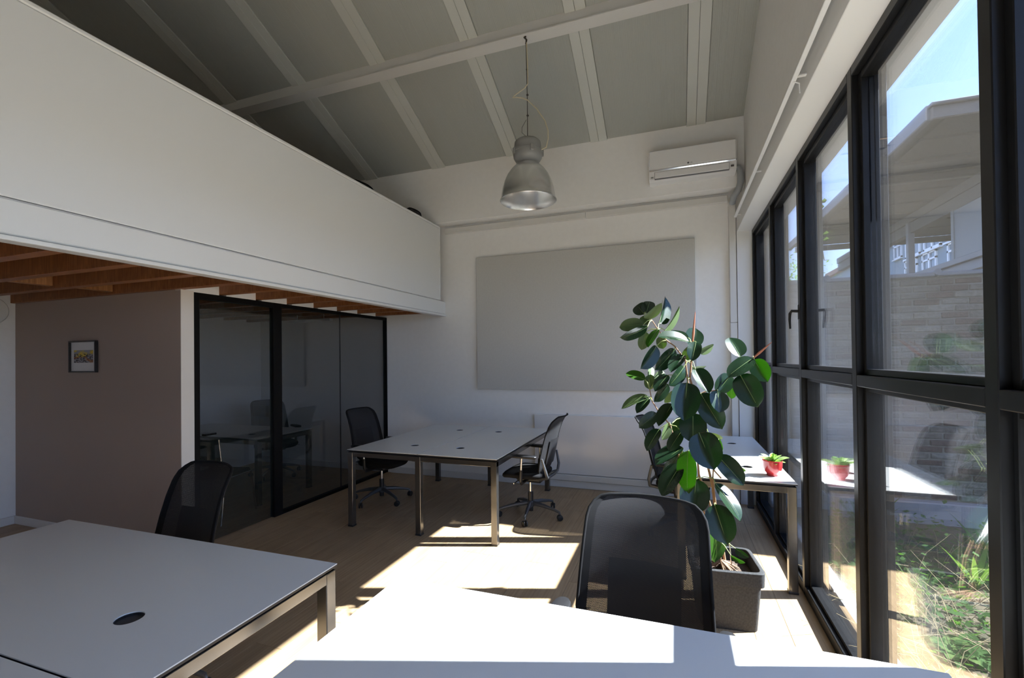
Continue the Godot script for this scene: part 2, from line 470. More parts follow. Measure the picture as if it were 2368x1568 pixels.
func camera_and_light() -> void:
	var cam := Camera3D.new()
	cam.name = "camera"
	add_child(cam)
	cam.position = Vector3(0, 1.589, 0)
	cam.basis = Basis.from_euler(Vector3(deg_to_rad(0.537), deg_to_rad(19.625), deg_to_rad(-0.651)))
	cam.set_frustum(0.05 * 1568.0 / 1059.67, Vector2(0, 0.05 * 35.0 / 1059.67), 0.05, 200.0)
	cam.current = true
	var we := WorldEnvironment.new()
	we.name = "environment"
	var e := Environment.new()
	e.background_mode = Environment.BG_SKY
	var sky := Sky.new()
	var sm := ProceduralSkyMaterial.new()
	sm.sky_top_color = Color(0.41, 0.54, 0.78)
	sm.sky_horizon_color = Color(0.65, 0.745, 0.86)
	sm.sky_curve = 0.16
	sm.ground_bottom_color = Color(0.42, 0.40, 0.36)
	sm.ground_horizon_color = Color(0.50, 0.50, 0.48)
	sky.sky_material = sm
	e.sky = sky
	e.background_energy_multiplier = 3.3
	e.tonemap_mode = Environment.TONE_MAPPER_LINEAR
	e.tonemap_exposure = 1.52
	e.sdfgi_enabled = true
	e.ssao_enabled = true
	e.ssil_enabled = true
	we.environment = e
	add_child(we)
	var sun := DirectionalLight3D.new()
	sun.name = "sun"
	add_child(sun)
	sun.look_at_from_position(Vector3(1.0, 0.94, -0.32) * 10.0, Vector3.ZERO)
	sun.light_color = Color(0.955, 0.982, 1.0)
	sun.light_energy = 8.1
	sun.light_angular_distance = 0.53
	sun.shadow_enabled = true
	sun.sky_mode = DirectionalLight3D.SKY_MODE_LIGHT_ONLY

const SLOPE := 0.455
const RIDGE := 0.8
func roof_y(z: float) -> float:
	return 4.121 + SLOPE * (minf(z, 2.0 * RIDGE - z) + 5.361)

func wallbox(called: String, lo: Vector3, hi: Vector3, m: Material) -> MeshInstance3D:
	var st := mb()
	box(st, lo, hi)
	var o := obj(called, st, m)
	o.set_meta("kind", "structure")
	return o

func shell() -> void:
	# floor: a screed slab and the laminate planks on it
	var fl := struct_node("floor", "pale oak laminate floor of long planks")
	var st := mb()
	box(st, Vector3(-6.5, -0.25, -5.9), Vector3(1.02, -0.012, 4.3))
	obj("slab", st, M.concrete, fl)
	st = mb()
	box(st, Vector3(-0.0945, -0.012, -0.6395), Vector3(0.0945, 0, 0.6395), 0.0012)
	var plank: Mesh = st.commit()
	rng.seed = 7
	var row := 0
	var x := -6.15
	while x < 0.75:
		var z := -5.62 + 0.64 - rng.randf() * 1.0
		while z < 2.7:
			var o := obj("plank", plank, M["plank%d" % rng.randi_range(0, 4)], fl)
			o.position = Vector3(x, 0, z)
			z += 1.28
		x += 0.19
		row += 1
	st = mb()
	box(st, Vector3(-6.24, -0.012, 2.62), Vector3(0.785, 0.0, 4.0))
	obj("rear_boards", st, M.plank0, fl)
	# end wall: the lower part and the thicker upper part that carries the roof
	var w := struct_node("wall_far", "white end wall")
	st = mb()
	box(st, Vector3(-6.5, -0.2, -5.9), Vector3(1.02, 3.38, -5.54))
	obj("lower_wall", st, M.wall, w)
	st = mb()
	box(st, Vector3(-6.5, 3.38, -5.9), Vector3(1.02, 4.30, -5.361), 0.004)
	obj("upper_wall", st, M.wall, w)
	# window wall: lintel, set-back upper part, roof-high, and the solid part behind the camera
	w = struct_node("wall_right", "white wall above the glazing")
	st = mb()
	box(st, Vector3(0.64, 2.928, -5.54), Vector3(0.90, 3.118, 4.3), 0.003)
	box(st, Vector3(0.64, -0.2, -5.54), Vector3(0.90, 2.928, -5.46))
	obj("lintel", st, M.lintel, w)
	st = mb()
	box(st, Vector3(0.90, 2.932, -5.54), Vector3(1.02, 3.118, 4.3))
	box(st, Vector3(0.90, -0.2, -5.54), Vector3(1.02, 2.932, -5.46))
	obj("outer_lintel", st, M.render_grey, w)
	st = mb()
	prism_z(st, [Vector3(0.712, 3.118, -5.54), Vector3(0.712, 3.118, 4.3), Vector3(0.712, roof_y(4.3) + 0.1, 4.3), Vector3(0.712, roof_y(RIDGE) + 0.1, RIDGE), Vector3(0.712, roof_y(-5.54) + 0.1, -5.54)], Vector3(0.308, 0, 0))
	obj("upper_wall", st, M.wall, w)
	wallbox("wall_right", Vector3(0.64, -0.2, 2.39), Vector3(1.02, 2.928, 4.3), M.wall)
	w = struct_node("wall_left", "white wall under and above the mezzanine")
	st = mb()
	prism_z(st, [Vector3(-6.5, -0.2, -5.9), Vector3(-6.5, -0.2, 4.3), Vector3(-6.5, roof_y(4.3) + 0.1, 4.3), Vector3(-6.5, roof_y(RIDGE) + 0.1, RIDGE), Vector3(-6.5, roof_y(-5.9) + 0.1, -5.9)], Vector3(0.27, 0, 0))
	obj("wall_face", st, M.wall, w)
	wallbox("wall_back", Vector3(-6.5, -0.2, 4.0), Vector3(1.02, roof_y(4.0) + 0.1, 4.3), M.wall)
	# roof: sheets between ribs that run down the slope
	var c := struct_node("ceiling", "sloping grey sheet roof with pale ribs")
	var tilt := Transform3D(Basis(Vector3.RIGHT, -atan(SLOPE)), Vector3(0, roof_y(-5.361), -5.361))
	var run := (RIDGE + 5.361) / cos(atan(SLOPE))
	st = mb()
	box(st, Vector3(-6.6, 0.03, -0.7), Vector3(1.3, 0.25, run + 0.1))
	var deck := obj("roof_deck", st, M.concrete, c)
	deck.transform = tilt
	st = mb()
	prism_z(st, [Vector3(-6.6, roof_y(RIDGE), RIDGE), Vector3(-6.6, roof_y(4.4), 4.4), Vector3(-6.6, roof_y(4.4) + 0.25, 4.4), Vector3(-6.6, roof_y(RIDGE) + 0.25, RIDGE)], Vector3(7.9, 0, 0))
	obj("rear_slope", st, M.roof_sheet, c)
	st = mb()
	box(st, Vector3(-0.4265, 0.0, -0.05), Vector3(0.4265, 0.03, run), 0.002)
	var panel: Mesh = st.commit()
	st = mb()
	box(st, Vector3(-0.096, -0.012, -0.05), Vector3(-0.0012, 0.03, run), 0.002)
	var half: Mesh = st.commit()
	for k in 8:
		var rx := 0.245 - 1.0515 * k + 1.0515
		if rx < 0.75:
			for s in [0.0, 0.0975]:
				var r := obj("rib", half, M.roof_rib, c)
				r.transform = tilt * Transform3D(Basis(), Vector3(rx + s, 0, 0))
		var p := obj("roof_sheet", panel, M.roof_sheet, c)
		p.transform = tilt * Transform3D(Basis(), Vector3(rx - 0.5257, 0, 0))
	# steel purlin across the room, its web boxed in
	var bm := struct_node("trim_1", "white steel beam across the roof")
	st = mb()
	box(st, Vector3(-6.3, 4.603, -4.180), Vector3(0.72, 4.618, -4.038), 0.002)
	obj("lower_flange", st, M.steel_white, bm)
	st = mb()
	box(st, Vector3(-6.3, 4.618, -4.150), Vector3(0.72, 4.76, -4.052), 0.004)
	obj("web", st, M.steel_white, bm)
	# baseboards
	var bb := struct_node("baseboard_far", "white skirting along the end wall")
	st = mb()
	box(st, Vector3(-3.8, 0, -5.54), Vector3(0.64, 0.085, -5.522), 0.004)
	obj("board", st, M.baseboard, bb)
	st = mb()
	box(st, Vector3(-6.23, 0, -5.54), Vector3(-3.92, 0.085, -5.522), 0.004)
	obj("board", st, M.baseboard, bb)
	st = mb()
	box(st, Vector3(-1.70, 0.092, -5.54), Vector3(0.60, 0.165, -5.495), 0.006)
	obj("cable_channel", st, M.trunking, bb)
	bb = struct_node("baseboard_left", "white skirting along the left wall")
	st = mb()
	box(st, Vector3(-6.23, 0, -2.65), Vector3(-6.214, 0.08, 4.0), 0.004)
	obj("board", st, M.baseboard, bb)
	st = mb()
	box(st, Vector3(-6.23, 0, -2.653), Vector3(-3.88, 0.08, -2.637), 0.004)
	obj("board", st, M.baseboard, bb)
	# cable trunking along and beside the end wall
	bb = struct_node("trim_2", "white cable trunking on the end wall")
	for r in [[-2.9, -1.0], [-0.998, 0.56]]:
		st = mb()
		box(st, Vector3(r[0], 3.272, -5.54), Vector3(r[1], 3.345, -5.49), 0.004)
		obj("trunking", st, M.trunking, bb)
	for r in [[0.0, 1.95], [1.952, 3.27]]:
		st = mb()
		box(st, Vector3(0.566, r[0], -5.54), Vector3(0.636, r[1], -5.47), 0.005)
		obj("trunking", st, M.trunking, bb)

# side polygon pushed along a vector
func prism_z(st: SurfaceTool, p: Array, by: Vector3) -> void:
	var n := p.size()
	for k in range(1, n - 1):
		outward(st, [p[0], p[k], p[k + 1]], (p[0] + p[2]) * 0.5 + by * 0.5)
		outward(st, [p[0] + by, p[k] + by, p[k + 1] + by], (p[0] + p[2]) * 0.5 + by * 0.5)
	for k in n:
		outward(st, [p[k], p[(k + 1) % n], p[(k + 1) % n] + by, p[k] + by], (p[0] + p[2]) * 0.5 + by * 0.5)

func mezzanine() -> void:
	var z := struct_node("trim_3", "mezzanine with white parapet and stained timber joists")
	var st := mb()
	box(st, Vector3(-3.0, 2.372, -5.40), Vector3(-2.929, 3.325, 4.0), 0.006)
	obj("parapet_panel", st, M.parapet, z)
	st = mb()
	box(st, Vector3(-3.012, 3.325, -5.412), Vector3(-2.922, 3.352, 4.0), 0.006)
	obj("parapet_cap", st, M.parapet, z)
	st = mb()
	box(st, Vector3(-3.012, 2.372, -5.415), Vector3(-2.924, 3.33, -5.38), 0.005)
	obj("end_post", st, M.parapet, z)
	# fascia channel with its lower lip
	st = mb()
	box(st, Vector3(-3.0, 2.19, -5.54), Vector3(-2.922, 2.368, 4.0), 0.012)
	obj("fascia", st, M.parapet, z)
	st = mb()
	box(st, Vector3(-3.0, 2.166, -5.54), Vector3(-2.912, 2.19, 4.0), 0.003)
	obj("fascia_lip", st, M.parapet, z)
	st = mb()
	box(st, Vector3(-6.23, 2.395, -5.54), Vector3(-3.0, 2.425, 4.0))
	obj("deck", st, M.joist0, z)
	st = mb()
	box(st, Vector3(-3.23, 2.195, -0.035), Vector3(0, 2.395, 0.035), 0.003)
	var j: Mesh = st.commit()
	for k in 24:
		var o := obj("joist", j, M["joist%d" % 0], z)
		o.position = Vector3(-3.0, 0, -5.315 + 0.3805 * k)
	st = mb()
	box(st, Vector3(-0.03, 2.215, -0.1545), Vector3(0.03, 2.395, 0.1545), 0.003)
	var b: Mesh = st.commit()
	for k in 9:
		var o := obj("blocking", b, M.joist1, z)
		o.position = Vector3(-4.72 + (0.035 if k % 2 else -0.03), 0, -2.842 + 0.3805 * k)

func partition() -> void:
	# return wall with the picture, its end face to the glazed screen
	var w := struct_node("wall_meeting_room", "white return wall under the mezzanine")
	var st := mb()
	box(st, Vector3(-6.23, 0, -2.762), Vector3(-3.86, 2.195, -2.653), 0.002)
	obj("return_wall", st, M.wall_shade_tinted, w)
	st = mb()
	box(st, Vector3(-3.86, 0, -2.762), Vector3(-3.855, 2.195, -2.653))
	obj("end_face", st, M.end_face, w)
	for k in 8:
		var z0 := -5.28 + 0.3805 * k - 0.3805
		if z0 + 0.3105 > -2.75 or z0 < -5.54: continue
		st = mb()
		box(st, Vector3(-3.92, 2.186, z0), Vector3(-3.86, 2.395, z0 + 0.3105))
		obj("infill", st, M.wall, w)
	st = mb()
	box(st, Vector3(-3.92, 2.186, -2.996), Vector3(-3.86, 2.395, -2.653))
	obj("infill", st, M.wall, w)
	var g := struct_node("window_2", "black framed glass screen of the meeting room")
	var bars := {"frame_post": [[-2.762, -2.815], [-3.585, -3.69], [-5.515, -5.538]], "x": []}
	for r in bars.frame_post:
		st = mb()
		box(st, Vector3(-3.915, 0, r[1]), Vector3(-3.858, 2.186, r[0]), 0.002)
		obj("frame_post", st, M.partition_black, g)
	st = mb()
	box(st, Vector3(-3.915, 2.135, -3.585), Vector3(-3.858, 2.186, -2.815), 0.002)
	obj("head_rail", st, M.partition_black, g)
	st = mb()
	box(st, Vector3(-3.91, 2.150, -5.515), Vector3(-3.862, 2.186, -3.69), 0.002)
	obj("head_rail", st, M.partition_black, g)
	st = mb()
	box(st, Vector3(-3.91, 0, -5.515), Vector3(-3.862, 0.035, -3.69), 0.002)
	obj("sill_rail", st, M.partition_black, g)
	for r in [[-2.815, -3.585, 0.008, 2.135], [-3.69, -4.598, 0.03, 2.15], [-4.602, -5.515, 0.03, 2.15]]:
		st = mb()
		box(st, Vector3(-3.893, r[2], r[1]), Vector3(-3.883, r[3], r[0]))
		obj("pane", st, M.partition_glass, g)
	st = mb()
	box(st, Vector3(-3.894, 0.03, -4.6035), Vector3(-3.882, 2.15, -4.5965))
	obj("glass_joint", st, M.black_plastic, g)
	st = mb()
	box(st, Vector3(-3.858, 0.95, -2.84), Vector3(-3.82, 0.965, -2.825), 0.003)
	tube(st, [Vector3(-3.822, 0.957, -2.832), Vector3(-3.822, 0.957, -2.93)], 0.009)
	obj("door_handle", st, M.partition_black, g)

const MULL := [-5.45, -4.505, -3.548, -2.562, -1.575, -0.588, 0.399, 1.386, 2.373]  # rear bays are out of view; their extent sets the light on the parapet
func glazing() -> void:
	var g := struct_node("window_1", "full height black aluminium glazing")
	var st: SurfaceTool
	# posts (inner face at x = 0.785)
	for k in MULL.size():
		var z: float = MULL[k]
		st = mb()
		box(st, Vector3(0.785, 0, z - 0.02), Vector3(0.865, 2.928, z + 0.036), 0.003)
		box(st, Vector3(0.865, 0, z - 0.01), Vector3(0.925, 2.928, z + 0.026), 0.003)
		obj("frame_post", st, M.frame_black, g)
	for r in [["sill_rail", 0.0, 0.062], ["transom", 1.442, 1.495], ["head_rail", 2.882, 2.928]]:
		for k in MULL.size() - 1:
			st = mb()
			box(st, Vector3(0.785, r[1], MULL[k] + 0.036), Vector3(0.868, r[2], MULL[k + 1] - 0.02), 0.003)
			if r[0] == "sill_rail":
				box(st, Vector3(0.868, 0, MULL[k] + 0.026), Vector3(0.96, 0.045, MULL[k + 1] - 0.01), 0.003)
			obj(r[0], st, M.frame_black, g)
	# sashes and double panes
	for k in MULL.size() - 1:
		var a: float = MULL[k] + 0.036
		var b: float = MULL[k + 1] - 0.02
		for v in 2:
			var y0: float = [0.062, 1.495][v]
			var y1: float = [1.442, 2.882][v]
			var wdt := 0.034 if v else 0.022
			st = mb()
			var xs := [0.812, 0.880]
			box(st, Vector3(xs[0], y0, a), Vector3(xs[1], y1, a + wdt), 0.003)
			box(st, Vector3(xs[0], y0, b - wdt), Vector3(xs[1], y1, b), 0.003)
			box(st, Vector3(xs[0], y0, a + wdt), Vector3(xs[1], y0 + wdt * 0.8, b - wdt), 0.003)
			box(st, Vector3(xs[0], y1 - wdt, a + wdt), Vector3(xs[1], y1, b - wdt), 0.003)
			var s := obj("sash", st, M.frame_black, g)
			for p in [0.838, 0.858]:
				st = mb()
				box(st, Vector3(p, y0 + wdt * 0.8, a + wdt), Vector3(p + 0.006, y1 - wdt, b - wdt))
				obj("pane", st, M.glass, s)
			if v == 1 and k == 1:
				st = mb()
				box(st, Vector3(0.782, 1.83, b + 0.001), Vector3(0.788, 1.93, b + 0.026), 0.002)
				tube(st, [Vector3(0.785, 1.885, b + 0.014), Vector3(0.745, 1.888, b + 0.012), Vector3(0.737, 1.872, b + 0.0), Vector3(0.737, 1.83, b - 0.012), Vector3(0.742, 1.77, b - 0.02)], [0.010, 0.0095, 0.009, 0.008, 0.006], 10)
				obj("handle", st, M.frame_black, s)
	# stone threshold outside
	st = mb()
	box(st, Vector3(0.96, -0.10, -5.46), Vector3(1.06, 0.02, 2.4), 0.004)
	obj("threshold", st, M.concrete, g)

func loft(st: SurfaceTool, rings: Array) -> void:
	var nr := rings.size()
	var nc: int = rings[0].size()
	var nn := []
	for i in nr:
		var row := []
		for j in nc:
			var du: Vector3 = rings[i][(j + 1) % nc] - rings[i][(j + nc - 1) % nc]
			var dv: Vector3 = rings[mini(i + 1, nr - 1)][j] - rings[maxi(i - 1, 0)][j]
			row.append(dv.cross(du).normalized())
		nn.append(row)
	for i in nr - 1:
		for j in nc:
			var l := (j + 1) % nc
			smooth_tri(st, rings[i][j], rings[i + 1][l], rings[i][l], nn[i][j], nn[i + 1][l], nn[i][l])
			smooth_tri(st, rings[i][j], rings[i + 1][j], rings[i + 1][l], nn[i][j], nn[i + 1][j], nn[i + 1][l])

func super_ring(hx: float, hz: float, y: float, n: float, count := 32, off := Vector3.ZERO) -> Array:
	var r := []
	for k in count:
		var a := TAU * k / count
		var c := cos(a)
		var s := sin(a)
		r.append(off + Vector3(hx * signf(c) * pow(absf(c), 2.0 / n), y, hz * signf(s) * pow(absf(s), 2.0 / n)))
	return r

# ------------------------------------------------------------------ outdoors
func outdoors() -> void:
	var st := mb()
	box(st, Vector3(1.02, -0.3, -30), Vector3(30, -0.06, 14))
	var gnd := obj("ground", st, M.earth)
	meta(gnd, "", "", "", "structure")
	# brick garden wall in line with the end wall
	var w := struct_node("wall_garden", "old limewashed brick garden wall")
	st = mb()
	box(st, Vector3(1.02, -0.1, -5.85), Vector3(7.0, 2.34, -5.612))
	obj("mortar", st, M.mortar, w)
	var bricks := []
	rng.seed = 17
	for v in 3:
		st = mb()
		var e := 0.004 + 0.002 * v
		box(st, Vector3(-0.104 + 0.003 * v, -0.0275, -0.03), Vector3(0.104, 0.0275 - 0.001 * v, 0.0), e)
		bricks.append(st.commit())
	var count := 0
	var rest := mb()
	for c in 33:
		for k in 27:
			var bx := 1.13 + 0.218 * k + (0.109 if c % 2 else 0.0)
			var by := 0.195 + 0.0655 * c
			var proud := rng.randf_range(-0.006, 0.006)
			var pick: int = [0, 0, 1, 1, 2, 3, 3, 4][rng.randi_range(0, 7)]
			var turn := rng.randf_range(-0.012, 0.012)
			if k < 9 and count < 300:
				var b := obj("brick", bricks[rng.randi_range(0, 2)], M["brick%d" % pick], w)
				b.position = Vector3(bx, by, -5.600 + proud)
				b.rotation.z = turn
				count += 1
			else:
				box(rest, Vector3(bx - 0.104, by - 0.0275, -5.63), Vector3(bx + 0.104, by + 0.0275, -5.600 + proud))
	meta(obj("distant_bricks", rest, M.brick1, w), "", "", "", "stuff")
	for k in 13:
		st = mb()
		box(st, Vector3(1.02 + 0.46 * k, 2.34, -5.87), Vector3(1.02 + 0.46 * k + 0.455, 2.385, -5.575), 0.01)
		tube(st, [Vector3(1.03 + 0.46 * k, 2.385, -5.72), Vector3(1.03 + 0.46 * k, 2.385, -5.57)], 0.03, 10)
		obj("coping_tile", st, M.coping, w)
	st = mb()
	box(st, Vector3(1.03, -0.06, -5.612), Vector3(6.8, 0.155, -5.50), 0.01)
	obj("plinth", st, M.plinth, w)
	# outer face of this building over the glazing
	st = mb()
	box(st, Vector3(1.02, 2.935, -5.9), Vector3(1.04, roof_y(-5.9), 4.3))
	meta(obj("wall_outer", st, M.render_grey), "", "", "", "structure")
	# canopy of the neighbouring shed behind the brick wall
	var n := thing("neighbour_canopy", "grey flat canopy roof of the neighbouring shed beyond the brick wall", "canopy", Vector3(2.36, 0, -5.5))
	st = mb()
	box(st, Vector3(0.04, 3.93, -5.9), Vector3(7.0, 4.02, -0.05))
	obj("roof_slab", st, M.canopy_board, n)
	st = mb()
	box(st, Vector3(0, 3.845, -0.05), Vector3(7.0, 4.0, 0.0), 0.01)
	box(st, Vector3(-0.02, 3.965, -0.06), Vector3(7.0, 4.0, 0.035), 0.008)
	obj("gutter", st, M.canopy_fascia, n)
	st = mb()
	box(st, Vector3(-0.03, 3.86, -5.9), Vector3(0.04, 4.01, -0.05), 0.01)
	obj("verge_board", st, M.canopy_steel, n)
	for k in 9:
		st = mb()
		box(st, Vector3(0.18, 3.905, -0.62 * (k + 1) + 0.005), Vector3(7.0, 3.935, -0.62 * k - 0.06), 0.003)
		obj("soffit_board", st, M.canopy_board, n)
	for z in [-1.85, -5.8]:
		st = mb()
		box(st, Vector3(0.1, 3.80, z - 0.08), Vector3(7.0, 3.905, z), 0.004)
		obj("cross_beam", st, M.canopy_board, n)
	st = mb()
	box(st, Vector3(1.04, 3.60, -6.5), Vector3(1.14, 3.72, -1.4), 0.004)
	box(st, Vector3(1.06, 3.44, -6.5), Vector3(1.16, 3.60, -1.4), 0.004)
	obj("wall_plate", st, M.canopy_board, n)
	st = mb()
	box(st, Vector3(1.03, 2.3, -3.24), Vector3(1.11, 3.6, -3.16), 0.004)
	obj("post", st, M.canopy_steel, n)
	st = mb()
	box(st, Vector3(1.05, 2.74, -3.9), Vector3(1.13, 2.81, -0.3), 0.004)
	box(st, Vector3(1.10, 2.62, -3.2), Vector3(1.2, 2.74, -0.3), 0.004)
	obj("sill_beam", st, M.canopy_steel, n)
	st = mb()
	box(st, Vector3(1.07, 2.80, -2.02), Vector3(1.11, 3.45, -0.3))
	box(st, Vector3(1.06, 2.80, -2.08), Vector3(1.12, 3.45, -2.02), 0.004)
	obj("wall_panel", st, M.panel_slate, n)
	# pale blue house seen under the canopy
	var h := thing("apartment_house", "pale blue house with white windows far behind the canopy", "house", Vector3(8.0, 0, -18))
	st = mb()
	box(st, Vector3(0, -0.1, -3.75), Vector3(5, 7.2, 3.0))
	obj("wall", st, M.house_blue, h)
	st = mb()
	box(st, Vector3(-0.3, 7.2, -3.9), Vector3(5.3, 7.4, 3.1), 0.02)
	obj("roof", st, M.roof_tile, h)
	for q in [[-3.2, 5.1, 0.62, 0.72], [-2.05, 5.05, 1.05, 0.95], [-0.75, 5.05, 1.05, 0.95], [-2.2, 4.15, 0.9, 0.75], [-0.95, 4.15, 0.9, 0.75], [0.6, 5.05, 1.05, 0.95], [0.6, 4.15, 0.9, 0.75]]:
		st = mb()
		for e in [[-0.5, -0.5, 0.5, -0.42], [-0.5, 0.42, 0.5, 0.5], [-0.5, -0.5, -0.43, 0.5], [0.43, -0.5, 0.5, 0.5], [-0.04, -0.5, 0.04, 0.5], [-0.5, 0.12, 0.5, 0.2]]:
			box(st, Vector3(-0.05, q[1] + 0.45 + e[1] * q[3], q[0] + e[0] * q[2]), Vector3(0.02, q[1] + 0.45 + e[3] * q[3], q[0] + e[2] * q[2]))
		box(st, Vector3(-0.10, q[1] + 0.45 - 0.56 * q[3], q[0] - 0.55 * q[2]), Vector3(0.02, q[1] + 0.45 - 0.5 * q[3], q[0] + 0.55 * q[2]))
		var f := obj("window", st, M.window_white, h)
		st = mb()
		box(st, Vector3(-0.012, q[1] + 0.45 - 0.45 * q[3], q[0] - 0.45 * q[2]), Vector3(0.0, q[1] + 0.45 + 0.45 * q[3], q[0] + 0.45 * q[2]))
		obj("pane", st, M.far_pane, f)
	h = thing("grey_house", "low grey blue house with shutters left of the pale blue one", "house", Vector3(8.4, 0, -26.8))
	st = mb()
	box(st, Vector3(0, -0.1, -4), Vector3(5, 6.0, 4.2))
	obj("wall", st, M.house_grey, h)
	st = mb()
	box(st, Vector3(-0.2, 6.0, -4.2), Vector3(5.2, 6.25, 4.3), 0.02)
	obj("roof", st, M.roof_tile, h)
	for y in [4.2, 5.0]:
		st = mb()
		box(st, Vector3(-0.05, y, 1.6), Vector3(0.02, y + 0.5, 2.8), 0.01)
		obj("shutter", st, M.panel_slate, h)
	# tree beyond the wall, its bare twigs reaching the window
	var t := thing("garden_tree", "leafy tree behind the garden wall at the far end of the glazing", "tree", Vector3(2.45, -0.06, -13.4))
	st = mb()
	tube(st, [Vector3(0, 0, 0), Vector3(0.05, 1.4, 0), Vector3(0.1, 2.6, 0.1), Vector3(0.3, 3.4, 0.2)], [0.10, 0.08, 0.06, 0.03])
	obj("trunk", st, M.bark, t)
	rng.seed = 23
	st = mb()
	for k in 900:
		var p := Vector3(0.3, 3.4, 0) + Vector3(rng.randfn(0, 0.34), rng.randfn(0, 0.34), rng.randfn(0, 0.34))
		var d := Vector3(rng.randf_range(-1, 1), rng.randf_range(-1, 1), rng.randf_range(-1, 1)).normalized() * 0.045
		var e := d.cross(Vector3(rng.randf(), 1, rng.randf())).normalized() * 0.022
		tri(st, p - e, p + d, p + e)
		tri(st, p - e, p + e, p - d)
	meta(obj("foliage", st, M.tree_green, t), "", "", "", "stuff")
	st = mb()
	for k in 9:
		var a := Vector3(0.1, 2.4, 0.1)
		var b := a + Vector3(rng.randf_range(-0.9, 0.2), rng.randf_range(1.4, 2.6), rng.randf_range(-0.6, 0.9))
		var m := a.lerp(b, 0.5) + Vector3(rng.randf_range(-0.2, 0.2), 0.1, rng.randf_range(-0.2, 0.2))
		tube(st, [a, m, b], [0.02, 0.012, 0.004], 5)
		for q in 3:
			var s := m.lerp(b, q * 0.3)
			tube(st, [s, s + Vector3(rng.randf_range(-0.3, 0.3), rng.randf_range(0.1, 0.4), rng.randf_range(-0.3, 0.3))], [0.006, 0.002], 4)
	obj("twig", st, M.bark, t)
	# creeper hanging from the eave
	t = thing("hanging_creeper", "thin pale creeper hanging from the eave outside the glazing", "creeper", Vector3(1.10, 2.4, -4.6))
	st = mb()
	tube(st, [Vector3(-0.05, 0.54, 0.05), Vector3(0.0, 0.38, 0.02), Vector3(0.07, 0.27, 0.0), Vector3(0.095, 0.17, 0), Vector3(0.105, 0.06, 0), Vector3(0.115, 0.0, 0), Vector3(0.15, 0.005, 0)], [0.007, 0.006, 0.006, 0.005, 0.005, 0.004, 0.002], 6)
	obj("stem", st, M.dry_stalk, t)
	for q in [Vector3(0.10, 0.17, 0), Vector3(0.1, 0.22, 0), Vector3(0.07, 0.45, 0.0), Vector3(0.09, 0.5, 0)]:
		st = mb()
		tri(st, q, q + Vector3(0.05, 0.012, 0.01), q + Vector3(0.03, -0.012, 0.02))
		tri(st, q, q + Vector3(0.03, 0.03, 0.015), q + Vector3(0.05, 0.012, 0.01))
		obj("leaf", st, M.weed_pale, t)
	weeds(gnd)

func blade(st: SurfaceTool, at: Vector3, dir: Vector3, length: float, width: float, droop: float) -> void:
	var side := dir.cross(Vector3.UP).normalized()
	var g := []
	for i in 7:
		var v := i / 6.0
		var c := at + dir * length * v - Vector3.UP * droop * length * v * v
		var w := width * 0.5 * (1.0 - v * v * v) * (0.6 + 0.4 * sin(PI * v))
		g.append([c - side * w, c + Vector3.UP * w * -0.2, c + side * w])
	sheet(st, g)

